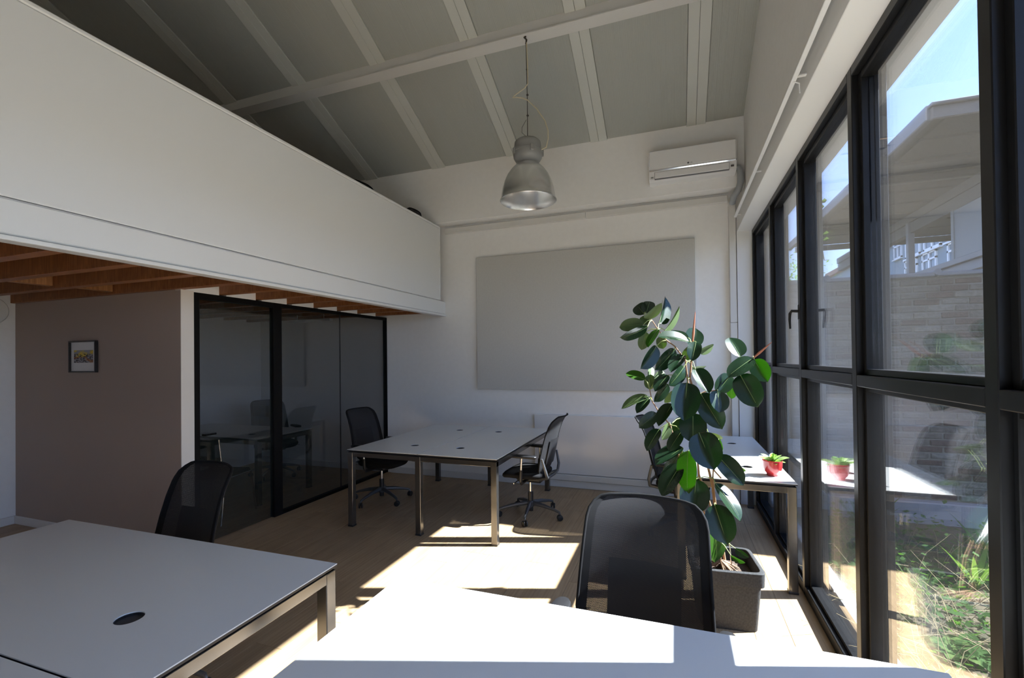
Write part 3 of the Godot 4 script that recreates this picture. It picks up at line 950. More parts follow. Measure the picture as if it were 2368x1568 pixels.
func weeds(gnd: Node3D) -> void:
	var st: SurfaceTool
	rng.seed = 31
	# ivy and small herbs nobody could count
	st = mb()
	for k in 4200:
		var x := 1.08 + absf(rng.randfn(0, 0.8))
		var z := rng.randf_range(-5.4, -1.0)
		if x > 3.2: continue
		var p := Vector3(x, -0.06 + absf(rng.randfn(0, 0.07)) * (1.6 if x > 1.3 else 0.8), z)
		var n := Vector3(rng.randfn(0, 0.5), 1, rng.randfn(0, 0.5)).normalized()
		var d := n.cross(Vector3(rng.randfn(0, 1), 0, rng.randfn(0, 1))).normalized() * rng.randf_range(0.012, 0.03)
		var e := n.cross(d) * 0.75
		tri(st, p - d, p + e, p + d * 1.2)
		tri(st, p - d, p + d * 1.2, p - e)
	meta(obj("ground_ivy", st, M.weed, gnd), "small leaved ivy and weeds covering the earth", "", "", "stuff")
	st = mb()
	for k in 420:
		var p := Vector3(1.1 + absf(rng.randfn(0, 0.7)), -0.06, rng.randf_range(-4.9, -1.2))
		if p.x > 3.0: continue
		var a := rng.randf() * TAU
		var l := rng.randf_range(0.15, 0.5)
		tube(st, [p, p + Vector3(cos(a) * l * 0.4, l * 0.5, sin(a) * l * 0.4), p + Vector3(cos(a) * l, l * rng.randf_range(0.2, 0.8), sin(a) * l)], [0.002, 0.0018, 0.0008], 3)
	meta(obj("dry_grass", st, M.dry_stalk, gnd), "dry straw coloured grass stalks among the weeds", "", "", "stuff")
	# clumps of strap leaves
	var spots := [[1.95, -4.1, 0.42, "weed_pale", "tall pale strap leaved plant by the foot of the brick wall"], [2.25, -4.5, 0.5, "weed", "dark green strap leaved plant against the brick wall"], [1.60, -4.95, 0.55, "weed", "dark bushy plant in the corner of brick wall and glazing"]]
	for s in spots:
		var t := thing("strap_leaf_plant", s[4], "plant", Vector3(s[0], -0.06, s[1]))
		for k in 11:
			var a := TAU * k / 11.0 + rng.randf() * 0.4
			st = mb()
			blade(st, Vector3.ZERO, Vector3(cos(a) * 0.5, 0.9, sin(a) * 0.5).normalized(), s[2] * rng.randf_range(0.8, 1.2), 0.035, 0.25)
			obj("leaf", st, M[s[3]], t)
	# dock with broad leaves close to the glass
	for s in [[1.34, -2.62, "broad leaved dock plant close to the glass, nearest the camera"], [1.42, -3.15, "smaller broad leaved dock plant behind the nearest one"]]:
		var t := thing("dock_plant", s[2], "plant", Vector3(s[0], -0.06, s[1]))
		for k in 7:
			var a := TAU * k / 7.0 + rng.randf() * 0.5
			st = mb()
			var dirv := Vector3(cos(a), 0.75, sin(a)).normalized()
			blade(st, Vector3(0, 0.02, 0), dirv, 0.20, 0.12, 0.45)
			obj("leaf", st, M.weed_pale if k % 3 else M.weed, t)
	for s in [[1.2, -3.6], [1.55, -3.9], [1.75, -3.35], [1.3, -4.4], [2.1, -3.7]]:
		var t := thing("grass_tuft", "tuft of yellowing grass %s" % ["at the foot of the glazing by the transom post", "in the middle of the weeds", "beside the dock plants", "in the shade near the brick wall", "farthest from the glass"][[1.2, 1.55, 1.75, 1.3, 2.1].find(s[0])], "grass", Vector3(s[0], -0.06, s[1]))
		st = mb()
		for k in 40:
			var a := rng.randf() * TAU
			blade(st, Vector3(rng.randfn(0, 0.03), 0, rng.randfn(0, 0.03)), Vector3(cos(a) * 0.4, 0.9, sin(a) * 0.4).normalized(), rng.randf_range(0.15, 0.34), 0.006, 0.3)
		meta(obj("blades", st, M.weed_pale, t), "", "", "", "stuff")

# ------------------------------------------------------------------ furniture
# bench with one or two tops, long axis along local x, origin on the floor in its middle
func bench(label: String, at: Vector3, turn: float, length: float, depth: float, tops: int, group: String, hole_side := -1.0) -> Node3D:
	var t := thing("bench_desk", label, "desk", at, turn, group)
	var st: SurfaceTool
	var hl := length * 0.5
	for k in tops:
		var s := (1.0 if k == 0 else -1.0)
		var z0 := 0.0045 * s if tops == 2 else -depth * 0.5
		var z1 := depth * s if tops == 2 else depth * 0.5
		var a := minf(z0, z1)
		var b := maxf(z0, z1)
		var hz := 0.25 * s if tops == 2 else depth * 0.5 * hole_side - 0.245 * hole_side
		st = mb()
		for q in [-1.0, 1.0]:
			holed_slab(st, Vector3(minf(0, q * hl), 0.731, a), Vector3(maxf(0, q * hl), 0.735, b), Vector2(q * 0.505, hz), 0.042)
		var top := obj("desktop", st, M.desktop, t)
		st = mb()
		for q in [-1.0, 1.0]:
			holed_slab(st, Vector3(minf(0, q * hl), 0.722, a), Vector3(maxf(0, q * hl), 0.7308, b), Vector2(q * 0.505, hz), 0.042)
		obj("desktop_core", st, M.desk_core, top)
		for q in [-1.0, 1.0]:
			st = mb()
			lathe(st, [[0.0, 0.66, 1], [0.046, 0.66, 1], [0.046, 0.722, 1], [0.043, 0.722, 1], [0.043, 0.664, 1], [0.0, 0.664, 1]], Vector3(q * 0.505, 0, hz), 20)
			obj("cable_cup", st, M.desk_core, top)
	var zs := [-depth, 0.0, depth] if tops == 2 else [-depth * 0.5, depth * 0.5]
	var ext: float = zs[-1]
	st = mb()
	for s in [-1.0, 1.0]:
		box(st, Vector3(-hl + 0.008, 0.668, s * ext - (0.044 if s > 0 else -0.004)), Vector3(hl - 0.008, 0.712, s * ext - (0.004 if s > 0 else -0.044)), 0.002)
		box(st, Vector3(s * hl - (0.046 if s > 0 else -0.006), 0.668, -ext + 0.004), Vector3(s * hl - (0.006 if s > 0 else -0.046), 0.712, ext - 0.004), 0.002)
	if tops == 2:
		box(st, Vector3(-hl + 0.05, 0.655, -0.09), Vector3(hl - 0.05, 0.66, 0.09))
	obj("frame", st, M.desk_metal, t)
	st = mb()
	box(st, Vector3(-hl + 0.02, 0.7115, -ext + 0.02), Vector3(hl - 0.02, 0.7222, ext - 0.02))
	obj("spacer", st, M.desk_core, t)
	for s in [-1.0, 1.0]:
		for z in zs:
			var zi: float = z - signf(z) * 0.031
			var w := 0.027
			st = mb()
			box(st, Vector3(s * hl - (0.056 if s > 0 else -0.004), 0.012, zi - w), Vector3(s * hl - (0.004 if s > 0 else -0.056), 0.712, zi + w), 0.003)
			var leg := obj("leg", st, M.desk_metal, t)
			st = mb()
			box(st, Vector3(s * hl - (0.058 if s > 0 else -0.002), 0.0, zi - w - 0.002), Vector3(s * hl - (0.002 if s > 0 else -0.058), 0.016, zi + w + 0.002), 0.002)
			obj("foot", st, M.desk_core, leg)
	return t

func back_z(y: float) -> float:
	var ys := [0.47, 0.55, 0.65, 0.75, 0.85, 0.93, 0.98, 1.025]
	var zs := [-0.185, -0.205, -0.228, -0.25, -0.278, -0.308, -0.338, -0.385]
	for i in ys.size() - 1:
		if y <= ys[i + 1]: return lerpf(zs[i], zs[i + 1], (y - ys[i]) / (ys[i + 1] - ys[i]))
	return zs[-1]

func back_w(y: float) -> float:
	var w: float
	if y < 0.62: w = lerpf(0.19, 0.245, clampf((y - 0.47) / 0.15, 0, 1))
	else: w = lerpf(0.245, 0.222, (y - 0.62) / 0.405)
	var r := 0.075
	var top := 1.025 - y
	if top < r: w -= r - sqrt(maxf(0.0, r * r - (r - top) * (r - top)))
	var low := y - 0.47
	if low < 0.05: w -= 0.05 - sqrt(maxf(0.0, 0.0025 - (0.05 - low) * (0.05 - low)))
	return w

# swivel chair facing +z, origin on the floor under its column
func swivel_chair(label: String, at: Vector3, turn: float, base_turn: float, group: String) -> Node3D:
	var t := thing("office_chair", label, "chair", at, turn, group)
	var st := mb()
	var g := []
	var left := []
	var right := []
	for i in 29:
		var y: float = 0.47 + 0.555 * i / 28.0
		if i > 24: y = 1.025 - 0.0793 * pow((28 - i) / 4.0, 1.7)
		if i < 3: y = 0.47 + 0.0396 * pow(i / 2.0, 1.6) if i < 2 else 0.47 + 0.0396
		var w := back_w(y)
		var row := []
		for j in 15:
			var u := -1.0 + 2.0 * j / 14.0
			row.append(Vector3(w * u, y, back_z(y) + 0.035 * u * u))
		g.append(row)
		left.append(row[0])
		right.append(row[-1])
	sheet(st, g)
	var bk := obj("backrest", st, M.mesh_cloth, t)
	for k in [0, 13]:
		st = mb()
		var strip := []
		for row in g: strip.append([row[k] + Vector3(0, 0, 0.003), row[k + 1] + Vector3(0, 0, 0.003)])
		sheet(st, strip)
		obj("back_border", st, M.black_fabric, bk)
	st = mb()
	right.reverse()
	tube(st, left + g[-1].slice(1, 14) + right, 0.0065, 8)
	tube(st, g[0], 0.014, 8)
	obj("back_rim", st, M.black_fabric, bk)
	st = mb()
	var pad := []
	for i in 7:
		var y := 0.55 + 0.25 * i / 6.0
		var row := []
		for j in 9:
			var u := -1.0 + 2.0 * j / 8.0
			row.append(Vector3(0.135 * u, y, back_z(y) - 0.022 + 0.02 * u * u))
		pad.append(row)
	sheet(st, pad)
	obj("lumbar_panel", st, M.black_plastic, t)
	for s in [-1.0, 1.0]:
		st = mb()
		tube(st, [Vector3(s * 0.10, 0.40, -0.13), Vector3(s * 0.17, 0.435, -0.235), Vector3(s * 0.215, 0.50, -0.235), Vector3(s * 0.238, 0.63, -0.205)], [0.017, 0.016, 0.014, 0.010], 8)
		obj("back_strut", st, M.chair_grey, t)
	st = mb()
	tube(st, [Vector3(-0.17, 0.437, -0.235), Vector3(0, 0.44, -0.25), Vector3(0.17, 0.437, -0.235)], 0.014, 8)
	obj("cross_bar", st, M.chair_grey, t)
	# seat
	st = mb()
	var rings := []
	for q in [[0.0, 0.412], [0.80, 0.412], [0.95, 0.425], [1.0, 0.445], [0.985, 0.463], [0.90, 0.476], [0.6, 0.472], [0.0, 0.468]]:
		var ring := super_ring(0.245 * q[0] + 0.0004, 0.225 * q[0] + 0.0004, q[1], 3.6, 36, Vector3(0, 0, 0.03))
		for k in ring.size():
			var f: float = clampf((ring[k].z - 0.12) / 0.13, 0, 1)
			ring[k].y -= 0.03 * f * f
		rings.append(ring)
	loft(st, rings)
	obj("seat", st, M.black_fabric, t)
	st = mb()
	box(st, Vector3(-0.10, 0.355, -0.15), Vector3(0.10, 0.415, 0.12), 0.02)
	obj("tilt_mechanism", st, M.black_plastic, t)
	# arms
	for s in [-1.0, 1.0]:
		st = mb()
		tube(st, [Vector3(s * 0.09, 0.385, 0.0), Vector3(s * 0.25, 0.385, 0.0), Vector3(s * 0.272, 0.42, 0.0), Vector3(s * 0.275, 0.52, -0.005)], [0.016, 0.018, 0.018, 0.017], 8)
		var post := obj("arm_post", st, M.black_plastic, t)
		st = mb()
		tube(st, [Vector3(s * 0.275, 0.50, -0.004), Vector3(s * 0.275, 0.645, -0.012)], 0.012, 10)
		obj("sleeve", st, M.chrome, post)
		st = mb()
		loft(st, [super_ring(0.001, 0.001, 0.638, 3, 24, Vector3(s * 0.285, 0, -0.03)), super_ring(0.033, 0.13, 0.638, 3, 24, Vector3(s * 0.285, 0, -0.03)), super_ring(0.040, 0.14, 0.65, 3, 24, Vector3(s * 0.285, 0, -0.03)), super_ring(0.034, 0.132, 0.664, 3, 24, Vector3(s * 0.285, 0, -0.03)), super_ring(0.001, 0.001, 0.666, 3, 24, Vector3(s * 0.285, 0, -0.03))])
		obj("arm_pad", st, M.black_plastic, t)
	st = mb()
	tube(st, [Vector3(0.14, 0.40, 0.05), Vector3(0.30, 0.39, 0.06)], 0.005, 6)
	obj("lever", st, M.chrome, t)
	# column and star base
	st = mb()
	lathe(st, [[0.0, 0.05, 1], [0.024, 0.05, 1], [0.027, 0.24, 1], [0.0, 0.24, 1]], Vector3.ZERO, 20)
	obj("column_sleeve", st, M.black_plastic, t)
	st = mb()
	cyl(st, Vector3(0, 0.23, 0), 0.014, 0.135, 16)
	obj("gas_column", st, M.chrome, t)
	st = mb()
	lathe(st, [[0.0, 0.095, 1], [0.036, 0.095, 1], [0.04, 0.12], [0.036, 0.15, 1], [0.0, 0.15, 1]], Vector3.ZERO, 20)
	obj("hub", st, M.chair_grey, t)
	for k in 5:
		var a := base_turn + TAU * k / 5.0
		var d := Vector3(sin(a), 0, cos(a))
		st = mb()
		tube(st, [d * 0.02 + Vector3(0, 0.13, 0), d * 0.15 + Vector3(0, 0.118, 0), d * 0.27 + Vector3(0, 0.093, 0), d * 0.315 + Vector3(0, 0.078, 0), d * 0.322 + Vector3(0, 0.062, 0)], [0.024, 0.020, 0.014, 0.012, 0.009], 8)
		var leg := obj("base_leg", st, M.chair_grey, t)
		st = mb()
		var c := d * 0.322 + Vector3(0, 0.0285, 0)
		var axle := Vector3(cos(a + 0.7), 0, -sin(a + 0.7))
		var b := Basis(axle.cross(Vector3.UP).normalized(), axle, Vector3.UP)
		for s in [-1.0, 1.0]:
			lathe(st, [[0.0, -0.009, 1], [0.022, -0.009], [0.0285, -0.005], [0.0285, 0.005], [0.022, 0.009], [0.0, 0.009, 1]], Vector3.ZERO, 18, Transform3D(b, c + axle * 0.014 * s))
		tube(st, [c + Vector3(0, 0.0, 0), c + Vector3(0, 0.035, 0)], 0.008, 8)
		obj("caster", st, M.black_plastic, leg)
	return t

func furniture() -> void:
	# benches
	bench("double bench desk with grey tops beside the glass screen, end to the camera", Vector3(-2.206, 0, -4.484), PI / 2, 1.752, 0.77, 2, "grey topped desks")
	bench("grey topped bench desk in shade, nearest on the left", Vector3(-2.236, 0, -0.763), 0.012, 1.785, 0.80, 2, "grey topped desks")
	bench("white desk in full sunlight at the bottom of the picture", Vector3(-0.180, 0, -0.748), 0, 1.71, 0.80, 2, "grey topped desks")
	bench("narrow desk along the glazing carrying the red pot", Vector3(0.372, 0, -4.44), PI / 2, 1.89, 0.756, 1, "grey topped desks", 1.0)
	var mt := bench("meeting room table behind the glass screen", Vector3(-5.2, 0, -4.2), 0, 1.75, 0.80, 1, "grey topped desks", 1.0)
	mt.name = "meeting_table"
	# swivel chairs
	var gr := "black swivel chairs"
	swivel_chair("black mesh chair in the foreground behind the sunlit desk", Vector3(-0.145, 0, -1.560), -0.08, 0.3, gr)
	swivel_chair("black mesh chair in shade behind the left bench desk", Vector3(-2.46, 0, -1.49), -0.10, 0.75, gr)
	swivel_chair("black mesh chair between the glass screen and the far bench", Vector3(-3.16, 0, -4.41), 1.48, -0.35, gr)
	swivel_chair("black mesh chair on the sunny side of the far bench", Vector3(-1.40, 0, -4.44), -1.62, 1.74, gr)
	swivel_chair("black mesh chair half hidden behind the rubber plant", Vector3(0.02, 0, -4.45), 1.45, 0.2, gr)
	swivel_chair("black mesh chair inside the meeting room behind its table", Vector3(-5.27, 0, -4.93), 1.2, 0.35, gr)
	swivel_chair("chair top showing above the mezzanine parapet below the beam", Vector3(-3.44, 2.425, -4.05), -1.57, 0.1, gr)
	swivel_chair("chair top just showing at the far end of the mezzanine parapet", Vector3(-3.40, 2.425, -4.98), -1.45, 0.5, gr)
	# visitor chair in the meeting room
	var v := thing("visitor_chair", "low backed visitor chair with chrome legs in the meeting room", "chair", Vector3(-4.42, 0, -3.40), PI + 0.25)
	var st := mb()
	var g := []
	for i in 7:
		var y := 0.58 + 0.26 * i / 6.0
		var row := []
		for j in 9:
			var u := -1.0 + 2.0 * j / 8.0
			row.append(Vector3(0.205 * u, y, -0.23 - 0.1 * (y - 0.58) + 0.03 * u * u))
		g.append(row)
	sheet(st, g)
	var h := g.duplicate(true)
	for row in h:
		for j in row.size(): row[j].z -= 0.02
	h.reverse()
	sheet(st, h)
	obj("backrest", st, M.black_fabric, v)
	st = mb()
	box(st, Vector3(-0.22, 0.43, -0.20), Vector3(0.22, 0.47, 0.22), 0.018)
	obj("seat", st, M.black_fabric, v)
	for s in [-1.0, 1.0]:
		st = mb()
		tube(st, [Vector3(s * 0.215, 0.84, -0.255), Vector3(s * 0.225, 0.62, -0.235), Vector3(s * 0.235, 0.44, -0.2), Vector3(s * 0.24, 0.011, -0.26)], 0.010, 8)
		obj("leg", st, M.chrome, v)
		st = mb()
		tube(st, [Vector3(s * 0.235, 0.44, -0.2), Vector3(s * 0.235, 0.44, 0.18), Vector3(s * 0.24, 0.011, 0.26)], 0.010, 8)
		obj("leg", st, M.chrome, v)

# ------------------------------------------------------------------ plants
func leaf_mesh(bend: float, fold: float, wave: float) -> Mesh:
	var prof := [0.015, 0.24, 0.36, 0.43, 0.475, 0.497, 0.5, 0.485, 0.45, 0.39, 0.295, 0.165, 0.055, 0.0]
	var g := []
	for i in prof.size():
		var v: float = [0.0, 0.06, 0.13, 0.21, 0.30, 0.40, 0.50, 0.60, 0.70, 0.79, 0.87, 0.935, 0.975, 1.0][i]
		var row := []
		for j in 7:
			var u := -1.0 + j / 3.0
			row.append(Vector3(prof[i] * u, v, -bend * v * v + fold * absf(u) * prof[i] + wave * sin(v * 7.0 + u * 1.5) * u))
		g.append(row)
	var st := mb()
	sheet(st, g)
	return st.commit()

func plants() -> void:
	var st := mb()
	var at := Vector3(0.26, 0, -3.09)
	var pl := thing("planter", "square dark grey stone planter holding the rubber plant", "planter", at, deg_to_rad(6.0))
	var rr := []
	for q in [[0.001, 0.0], [0.152, 0.0], [0.156, 0.004], [0.1755, 0.268], [0.176, 0.2685], [0.190, 0.2695], [0.1905, 0.271], [0.193, 0.346], [0.190, 0.3505], [0.171, 0.3515], [0.168, 0.348], [0.160, 0.25], [0.150, 0.02]]:
		rr.append(super_ring(q[0], q[0], q[1], 9.0, 56))
	loft(st, rr)
	obj("body", st, M.planter_stone, pl)
	st = mb()
	rng.seed = 41
	rr = []
	for k in 9:
		var f := 1.0 - k / 8.0
		var ring := super_ring(0.161 * f + 0.001, 0.161 * f + 0.001, 0.27 + 0.03 * (1 - f), 10.0 * f + 2.0, 40)
		for q in ring.size(): ring[q].y += rng.randf_range(-0.008, 0.012)
		rr.append(ring)
	loft(st, rr)
	obj("soil", st, M.soil, pl)
	# rubber plant
	var p := thing("rubber_plant", "tall rubber plant with big dark glossy leaves in the grey planter", "plant", Vector3(0.26, 0.28, -3.09))
	var off: Vector3 = p.position
	var stems := []
	for s in STEMS:
		var pts := []
		var rad := []
		for q in s:
			pts.append(Vector3(q[0], q[1], q[2]) - off)
			rad.append(q[3] * 0.72)
			stems.append(pts[-1])
		st = mb()
		tube(st, pts, rad, 9)
		obj("stem", st, M.stem_brown, p)
	st = mb()
	for k in 16:
		var a := rng.randf() * TAU
		var r := rng.randf_range(0.05, 0.13)
		tube(st, [Vector3(-0.02, 0.07, 0.04), Vector3(-0.02 + cos(a) * r * 0.5, 0.045, 0.04 + sin(a) * r * 0.5), Vector3(-0.02 + cos(a) * r, 0.012, 0.04 + sin(a) * r)], [0.009, 0.007, 0.003], 6)
	obj("roots", st, M.stem_brown, p)
	var variants := [leaf_mesh(0.10, 0.22, 0.0), leaf_mesh(0.18, 0.12, 0.012), leaf_mesh(0.04, 0.32, 0.008), leaf_mesh(0.14, 0.18, -0.01)]
	st = mb()
	var rib_pts := []
	for i in 8: rib_pts.append(Vector3(0, i / 8.0, -0.12 * pow(i / 8.0, 2.0) + 0.006))
	tube(st, rib_pts, [0.014, 0.013, 0.012, 0.010, 0.009, 0.007, 0.006, 0.004], 5)
	var rib: Mesh = st.commit()
	var eye := Vector3(0, 1.589, 0)
	var idx := 0
	for l in LEAVES:
		var b := Vector3(l[0], l[1], l[2])
		var tip := Vector3(l[3], l[4], l[5])
		var y := tip - b
		var length := y.length()
		y /= length
		var wide: float = maxf(l[6] * 1.06, length * 0.56)
		var roll: float = acos(clampf(l[6] * 1.06 / wide, 0.3, 1.0)) * l[8]
		var n := (eye - b).normalized()
		n = (n - y * n.dot(y)).normalized().rotated(y, roll)
		if idx in [12, 14, 26, 28, 32, 36, 51, 53]:
			n += Vector3(0.75, 0.55, -0.1) * 0.7
			n = (n - y * n.dot(y)).normalized()
		var x := y.cross(n)
		var o := obj("leaf", variants[idx % 4], [M.leaf_dark, M.leaf_under, M.leaf_young][l[7]], p)
		o.transform = Transform3D(Basis(x * wide, y * length, n * length), b - off)
		var r := obj("midrib", rib, M.leaf_rib, o)
		r.transform = Transform3D(Basis(Vector3.RIGHT, Vector3.UP, Vector3.BACK), Vector3.ZERO)
		var near: Vector3 = stems[0]
		for q in stems:
			if q.distance_to(b - off) < near.distance_to(b - off): near = q
		if near.distance_to(b - off) > 0.006:
			st = mb()
			var mid := near.lerp(b - off, 0.5) + Vector3(0, 0.012, 0)
			tube(st, [near, mid, b - off], [0.0035, 0.003, 0.0025], 5)
			obj("petiole", st, M.stem_green, p)
		idx += 1
	for q in [[Vector3(0.099, 1.655, -3.045), Vector3(0.119, 1.865, -3.05)], [Vector3(0.434, 1.573, -3.05), Vector3(0.535, 1.668, -3.05)]]:
		st = mb()
		var a: Vector3 = q[0] - off
		var b: Vector3 = q[1] - off
		tube(st, [a, a.lerp(b, 0.35), a.lerp(b, 0.75), b], [0.004, 0.0075, 0.004, 0.0012], 8)
		obj("bud_sheath", st, M.bud_sheath, p)
	st = mb()
	tube(st, [Vector3(0.045, 0.0, 0.03), Vector3(0.02, 0.36, 0.02)], 0.004, 6)
	obj("support_cane", st, M.chrome, p)
	# red pot with a succulent on the window desk
	var rp := thing("red_pot", "glossy red ceramic pot on the desk by the glazing", "pot", Vector3(0.640, 0.735, -3.70))
	st = mb()
	lathe(st, [[0.0, 0.0, 1], [0.036, 0.0, 1], [0.038, 0.004], [0.037, 0.012], [0.042, 0.020], [0.055, 0.036], [0.0605, 0.055], [0.0625, 0.08], [0.0645, 0.104], [0.0655, 0.110], [0.0635, 0.111], [0.0605, 0.104], [0.058, 0.08], [0.05, 0.04], [0.0, 0.03]], Vector3.ZERO, 40)
	obj("body", st, M.red_glaze, rp)
	st = mb()
	lathe(st, [[0.058, 0.090], [0.03, 0.096], [0.0, 0.098]], Vector3.ZERO, 24)
	obj("soil", st, M.soil, rp)
	var sp := thing("succulent", "small pale green succulent growing in the red pot", "plant", Vector3(0.640, 0.825, -3.70))
	var sl := leaf_mesh(0.12, 0.35, 0.0)
	for q in [[-1.35, 0.55, 0.115, 0.045, 1], [-0.55, 1.15, 0.09, 0.03, 0], [0.1, 1.25, 0.075, 0.045, 0], [0.55, 1.0, 0.085, 0.05, 1], [1.3, 0.5, 0.105, 0.04, 1], [1.0, 0.25, 0.07, 0.04, 0], [-0.2, 0.15, 0.06, 0.045, 0], [-1.0, 0.9, 0.07, 0.04, 0], [0.3, 0.75, 0.06, 0.05, 0], [2.6, 0.9, 0.08, 0.04, 0], [-2.4, 0.8, 0.085, 0.045, 1]]:
		var a: float = q[0]
		var fwd := Vector3(0.33, 0, 0.94)
		var rt := Vector3(0.94, 0, -0.33)
		var flat := (rt * sin(a) + fwd * cos(a)).normalized()
		var y := (flat * cos(q[1]) + Vector3.UP * sin(q[1])).normalized()
		var n := (Vector3.UP - y * y.y).normalized() if absf(y.y) < 0.99 else -flat
		var o := obj("leaf", sl, M.succulent_pale if q[4] else M.succulent, sp)
		o.transform = Transform3D(Basis(y.cross(n) * q[3], y * q[2], n * q[2]), flat * 0.012)

# ------------------------------------------------------------------ fittings
func fittings() -> void:
	var st: SurfaceTool
	# pendant lamp
	var lp := thing("pendant_lamp", "industrial aluminium bell pendant lamp hanging from the steel beam", "lamp", Vector3(-1.279, 3.06, -4.09))
	st = mb()
	lathe(st, [[0.262, 0.0], [0.266, 0.004], [0.262, 0.014], [0.254, 0.024], [0.250, 0.06], [0.240, 0.12], [0.222, 0.18], [0.195, 0.24], [0.16, 0.29], [0.122, 0.33], [0.092, 0.352], [0.07, 0.36]], Vector3.ZERO, 56)
	lathe(st, [[0.066, 0.356], [0.09, 0.347], [0.119, 0.325], [0.157, 0.285], [0.191, 0.236], [0.218, 0.178], [0.236, 0.12], [0.246, 0.06], [0.251, 0.022], [0.262, 0.0]], Vector3.ZERO, 56)
	obj("shade", st, M.lamp_aluminium, lp)
	st = mb()
	lathe(st, [[0.0, 0.352, 1], [0.078, 0.352, 1], [0.092, 0.358], [0.118, 0.38], [0.132, 0.405], [0.136, 0.43], [0.136, 0.452, 1], [0.0, 0.452, 1]], Vector3.ZERO, 40)
	obj("gear_housing", st, M.lamp_housing, lp)
	st = mb()
	lathe(st, [[0.0, 0.45, 1], [0.140, 0.45, 1], [0.141, 0.458], [0.140, 0.466, 1], [0.0, 0.466, 1]], Vector3.ZERO, 40)
	obj("clamp_band", st, M.lamp_housing, lp)
	st = mb()
	lathe(st, [[0.124, 0.466, 1], [0.126, 0.52], [0.122, 0.55], [0.105, 0.567], [0.06, 0.573], [0.0, 0.574]], Vector3.ZERO, 40)
	obj("cap", st, M.lamp_housing, lp)
	for a in [0.35, 2.3, 3.9, 5.3]:
		st = mb()
		var tf := Transform3D(Basis(Vector3.UP, a), Vector3.ZERO)
		box(st, Vector3(0.130, 0.425, -0.016), Vector3(0.150, 0.482, 0.016), 0.004, tf)
		obj("clip", st, M.lamp_housing, lp)
	st = mb()
	lathe(st, [[0.0, 0.115], [0.03, 0.12], [0.05, 0.155], [0.05, 0.2], [0.03, 0.25], [0.024, 0.345]], Vector3.ZERO, 24)
	obj("bulb", st, M.whiteboard, lp)
	st = mb()
	tube(st, [Vector3(0, 0.57, 0), Vector3(0.002, 1.0, 0), Vector3(0.0, 1.535, 0.02)], 0.0035, 6)
	tube(st, [Vector3(0, 1.47, 0.02), Vector3(0.012, 1.50, 0.03), Vector3(-0.012, 1.53, 0.03), Vector3(0.0, 1.545, 0.02)], 0.008, 6)
	for y in [0.80, 0.995, 1.235]:
		box(st, Vector3(-0.006, y, -0.008), Vector3(0.014, y + 0.012, 0.010), 0.003)
	tube(st, [Vector3(-0.01, 0.77, 0), Vector3(-0.05, 0.70, 0.01), Vector3(-0.055, 0.655, 0), Vector3(-0.02, 0.62, 0)], 0.002, 5)
	obj("rope", st, M.rope, lp)
	st = mb()
	var cp := [Vector3(0.008, 1.50, 0.025), Vector3(0.012, 1.25, 0.01), Vector3(0.012, 1.10, 0.01), Vector3(-0.02, 1.065, 0.01), Vector3(-0.12, 1.01, 0.02), Vector3(-0.135, 0.995, 0.02), Vector3(-0.10, 0.99, 0.02), Vector3(-0.04, 0.975, 0.01), Vector3(0.01, 0.945, 0.01), Vector3(0.10, 0.84, 0.02), Vector3(0.175, 0.72, 0.02), Vector3(0.205, 0.62, 0.02), Vector3(0.205, 0.55, 0.02), Vector3(0.185, 0.47, 0.02), Vector3(0.14, 0.455, 0.02)]
	tube(st, cp, 0.0055, 7)
	obj("cable", st, M.cable, lp)
	# air conditioner
	var ac := thing("air_conditioner", "white wall air conditioner high on the end wall near the window corner", "air conditioner", Vector3(0.187, 3.50, -5.361))
	st = mb()
	var prof := [Vector3(-0.43, 0.0, 0.0), Vector3(-0.43, 0.0, 0.11), Vector3(-0.43, 0.012, 0.178), Vector3(-0.43, 0.095, 0.190), Vector3(-0.43, 0.10, 0.18), Vector3(-0.43, 0.305, 0.165), Vector3(-0.43, 0.31, 0.0)]
	prism_z(st, prof, Vector3(0.86, 0, 0))
	obj("body", st, M.ac_white, ac)
	st = mb()
	box(st, Vector3(-0.43, 0.105, 0.172), Vector3(0.43, 0.312, 0.20), 0.012)
	obj("front_panel", st, M.ac_white, ac)
	st = mb()
	box(st, Vector3(-0.43, 0.088, 0.170), Vector3(0.43, 0.108, 0.204), 0.009)
	obj("chrome_strip", st, M.chrome, ac)
	st = mb()
	box(st, Vector3(-0.374, 0.008, 0.10), Vector3(0.364, 0.081, 0.1905), 0.002)
	obj("flap_gap", st, M.ac_grey, ac)
	st = mb()
	box(st, Vector3(-0.371, 0.011, 0.11), Vector3(0.361, 0.078, 0.194), 0.003)
	obj("flap", st, M.ac_white, ac)
	st = mb()
	lathe(st, [[0.0, 0.001, 1], [0.010, 0.001, 1], [0.010, 0, 1]], Vector3.ZERO, 16, Transform3D(Basis(Vector3.RIGHT, PI / 2), Vector3(-0.032, 0.130, 0.2005)))
	obj("emblem", st, M.ac_grey, ac)
	var font := SystemFont.new()
	font.font_names = PackedStringArray(["Droid Sans"])
	var tm := TextMesh.new()
	tm.text = "LG"
	tm.font = font
	tm.font_size = 24
	tm.pixel_size = 0.00085
	tm.depth = 0.001
	var lt := obj("lettering", tm, M.ac_grey, ac)
	lt.position = Vector3(-0.002, 0.130, 0.2006)
	st = mb()
	box(st, Vector3(0.375, 0.03, 0.188), Vector3(0.405, 0.05, 0.1925), 0.001)
	box(st, Vector3(-0.41, 0.025, 0.182), Vector3(-0.385, 0.03, 0.1905), 0.001)
	obj("marking", st, M.ac_grey, ac)
	st = mb()
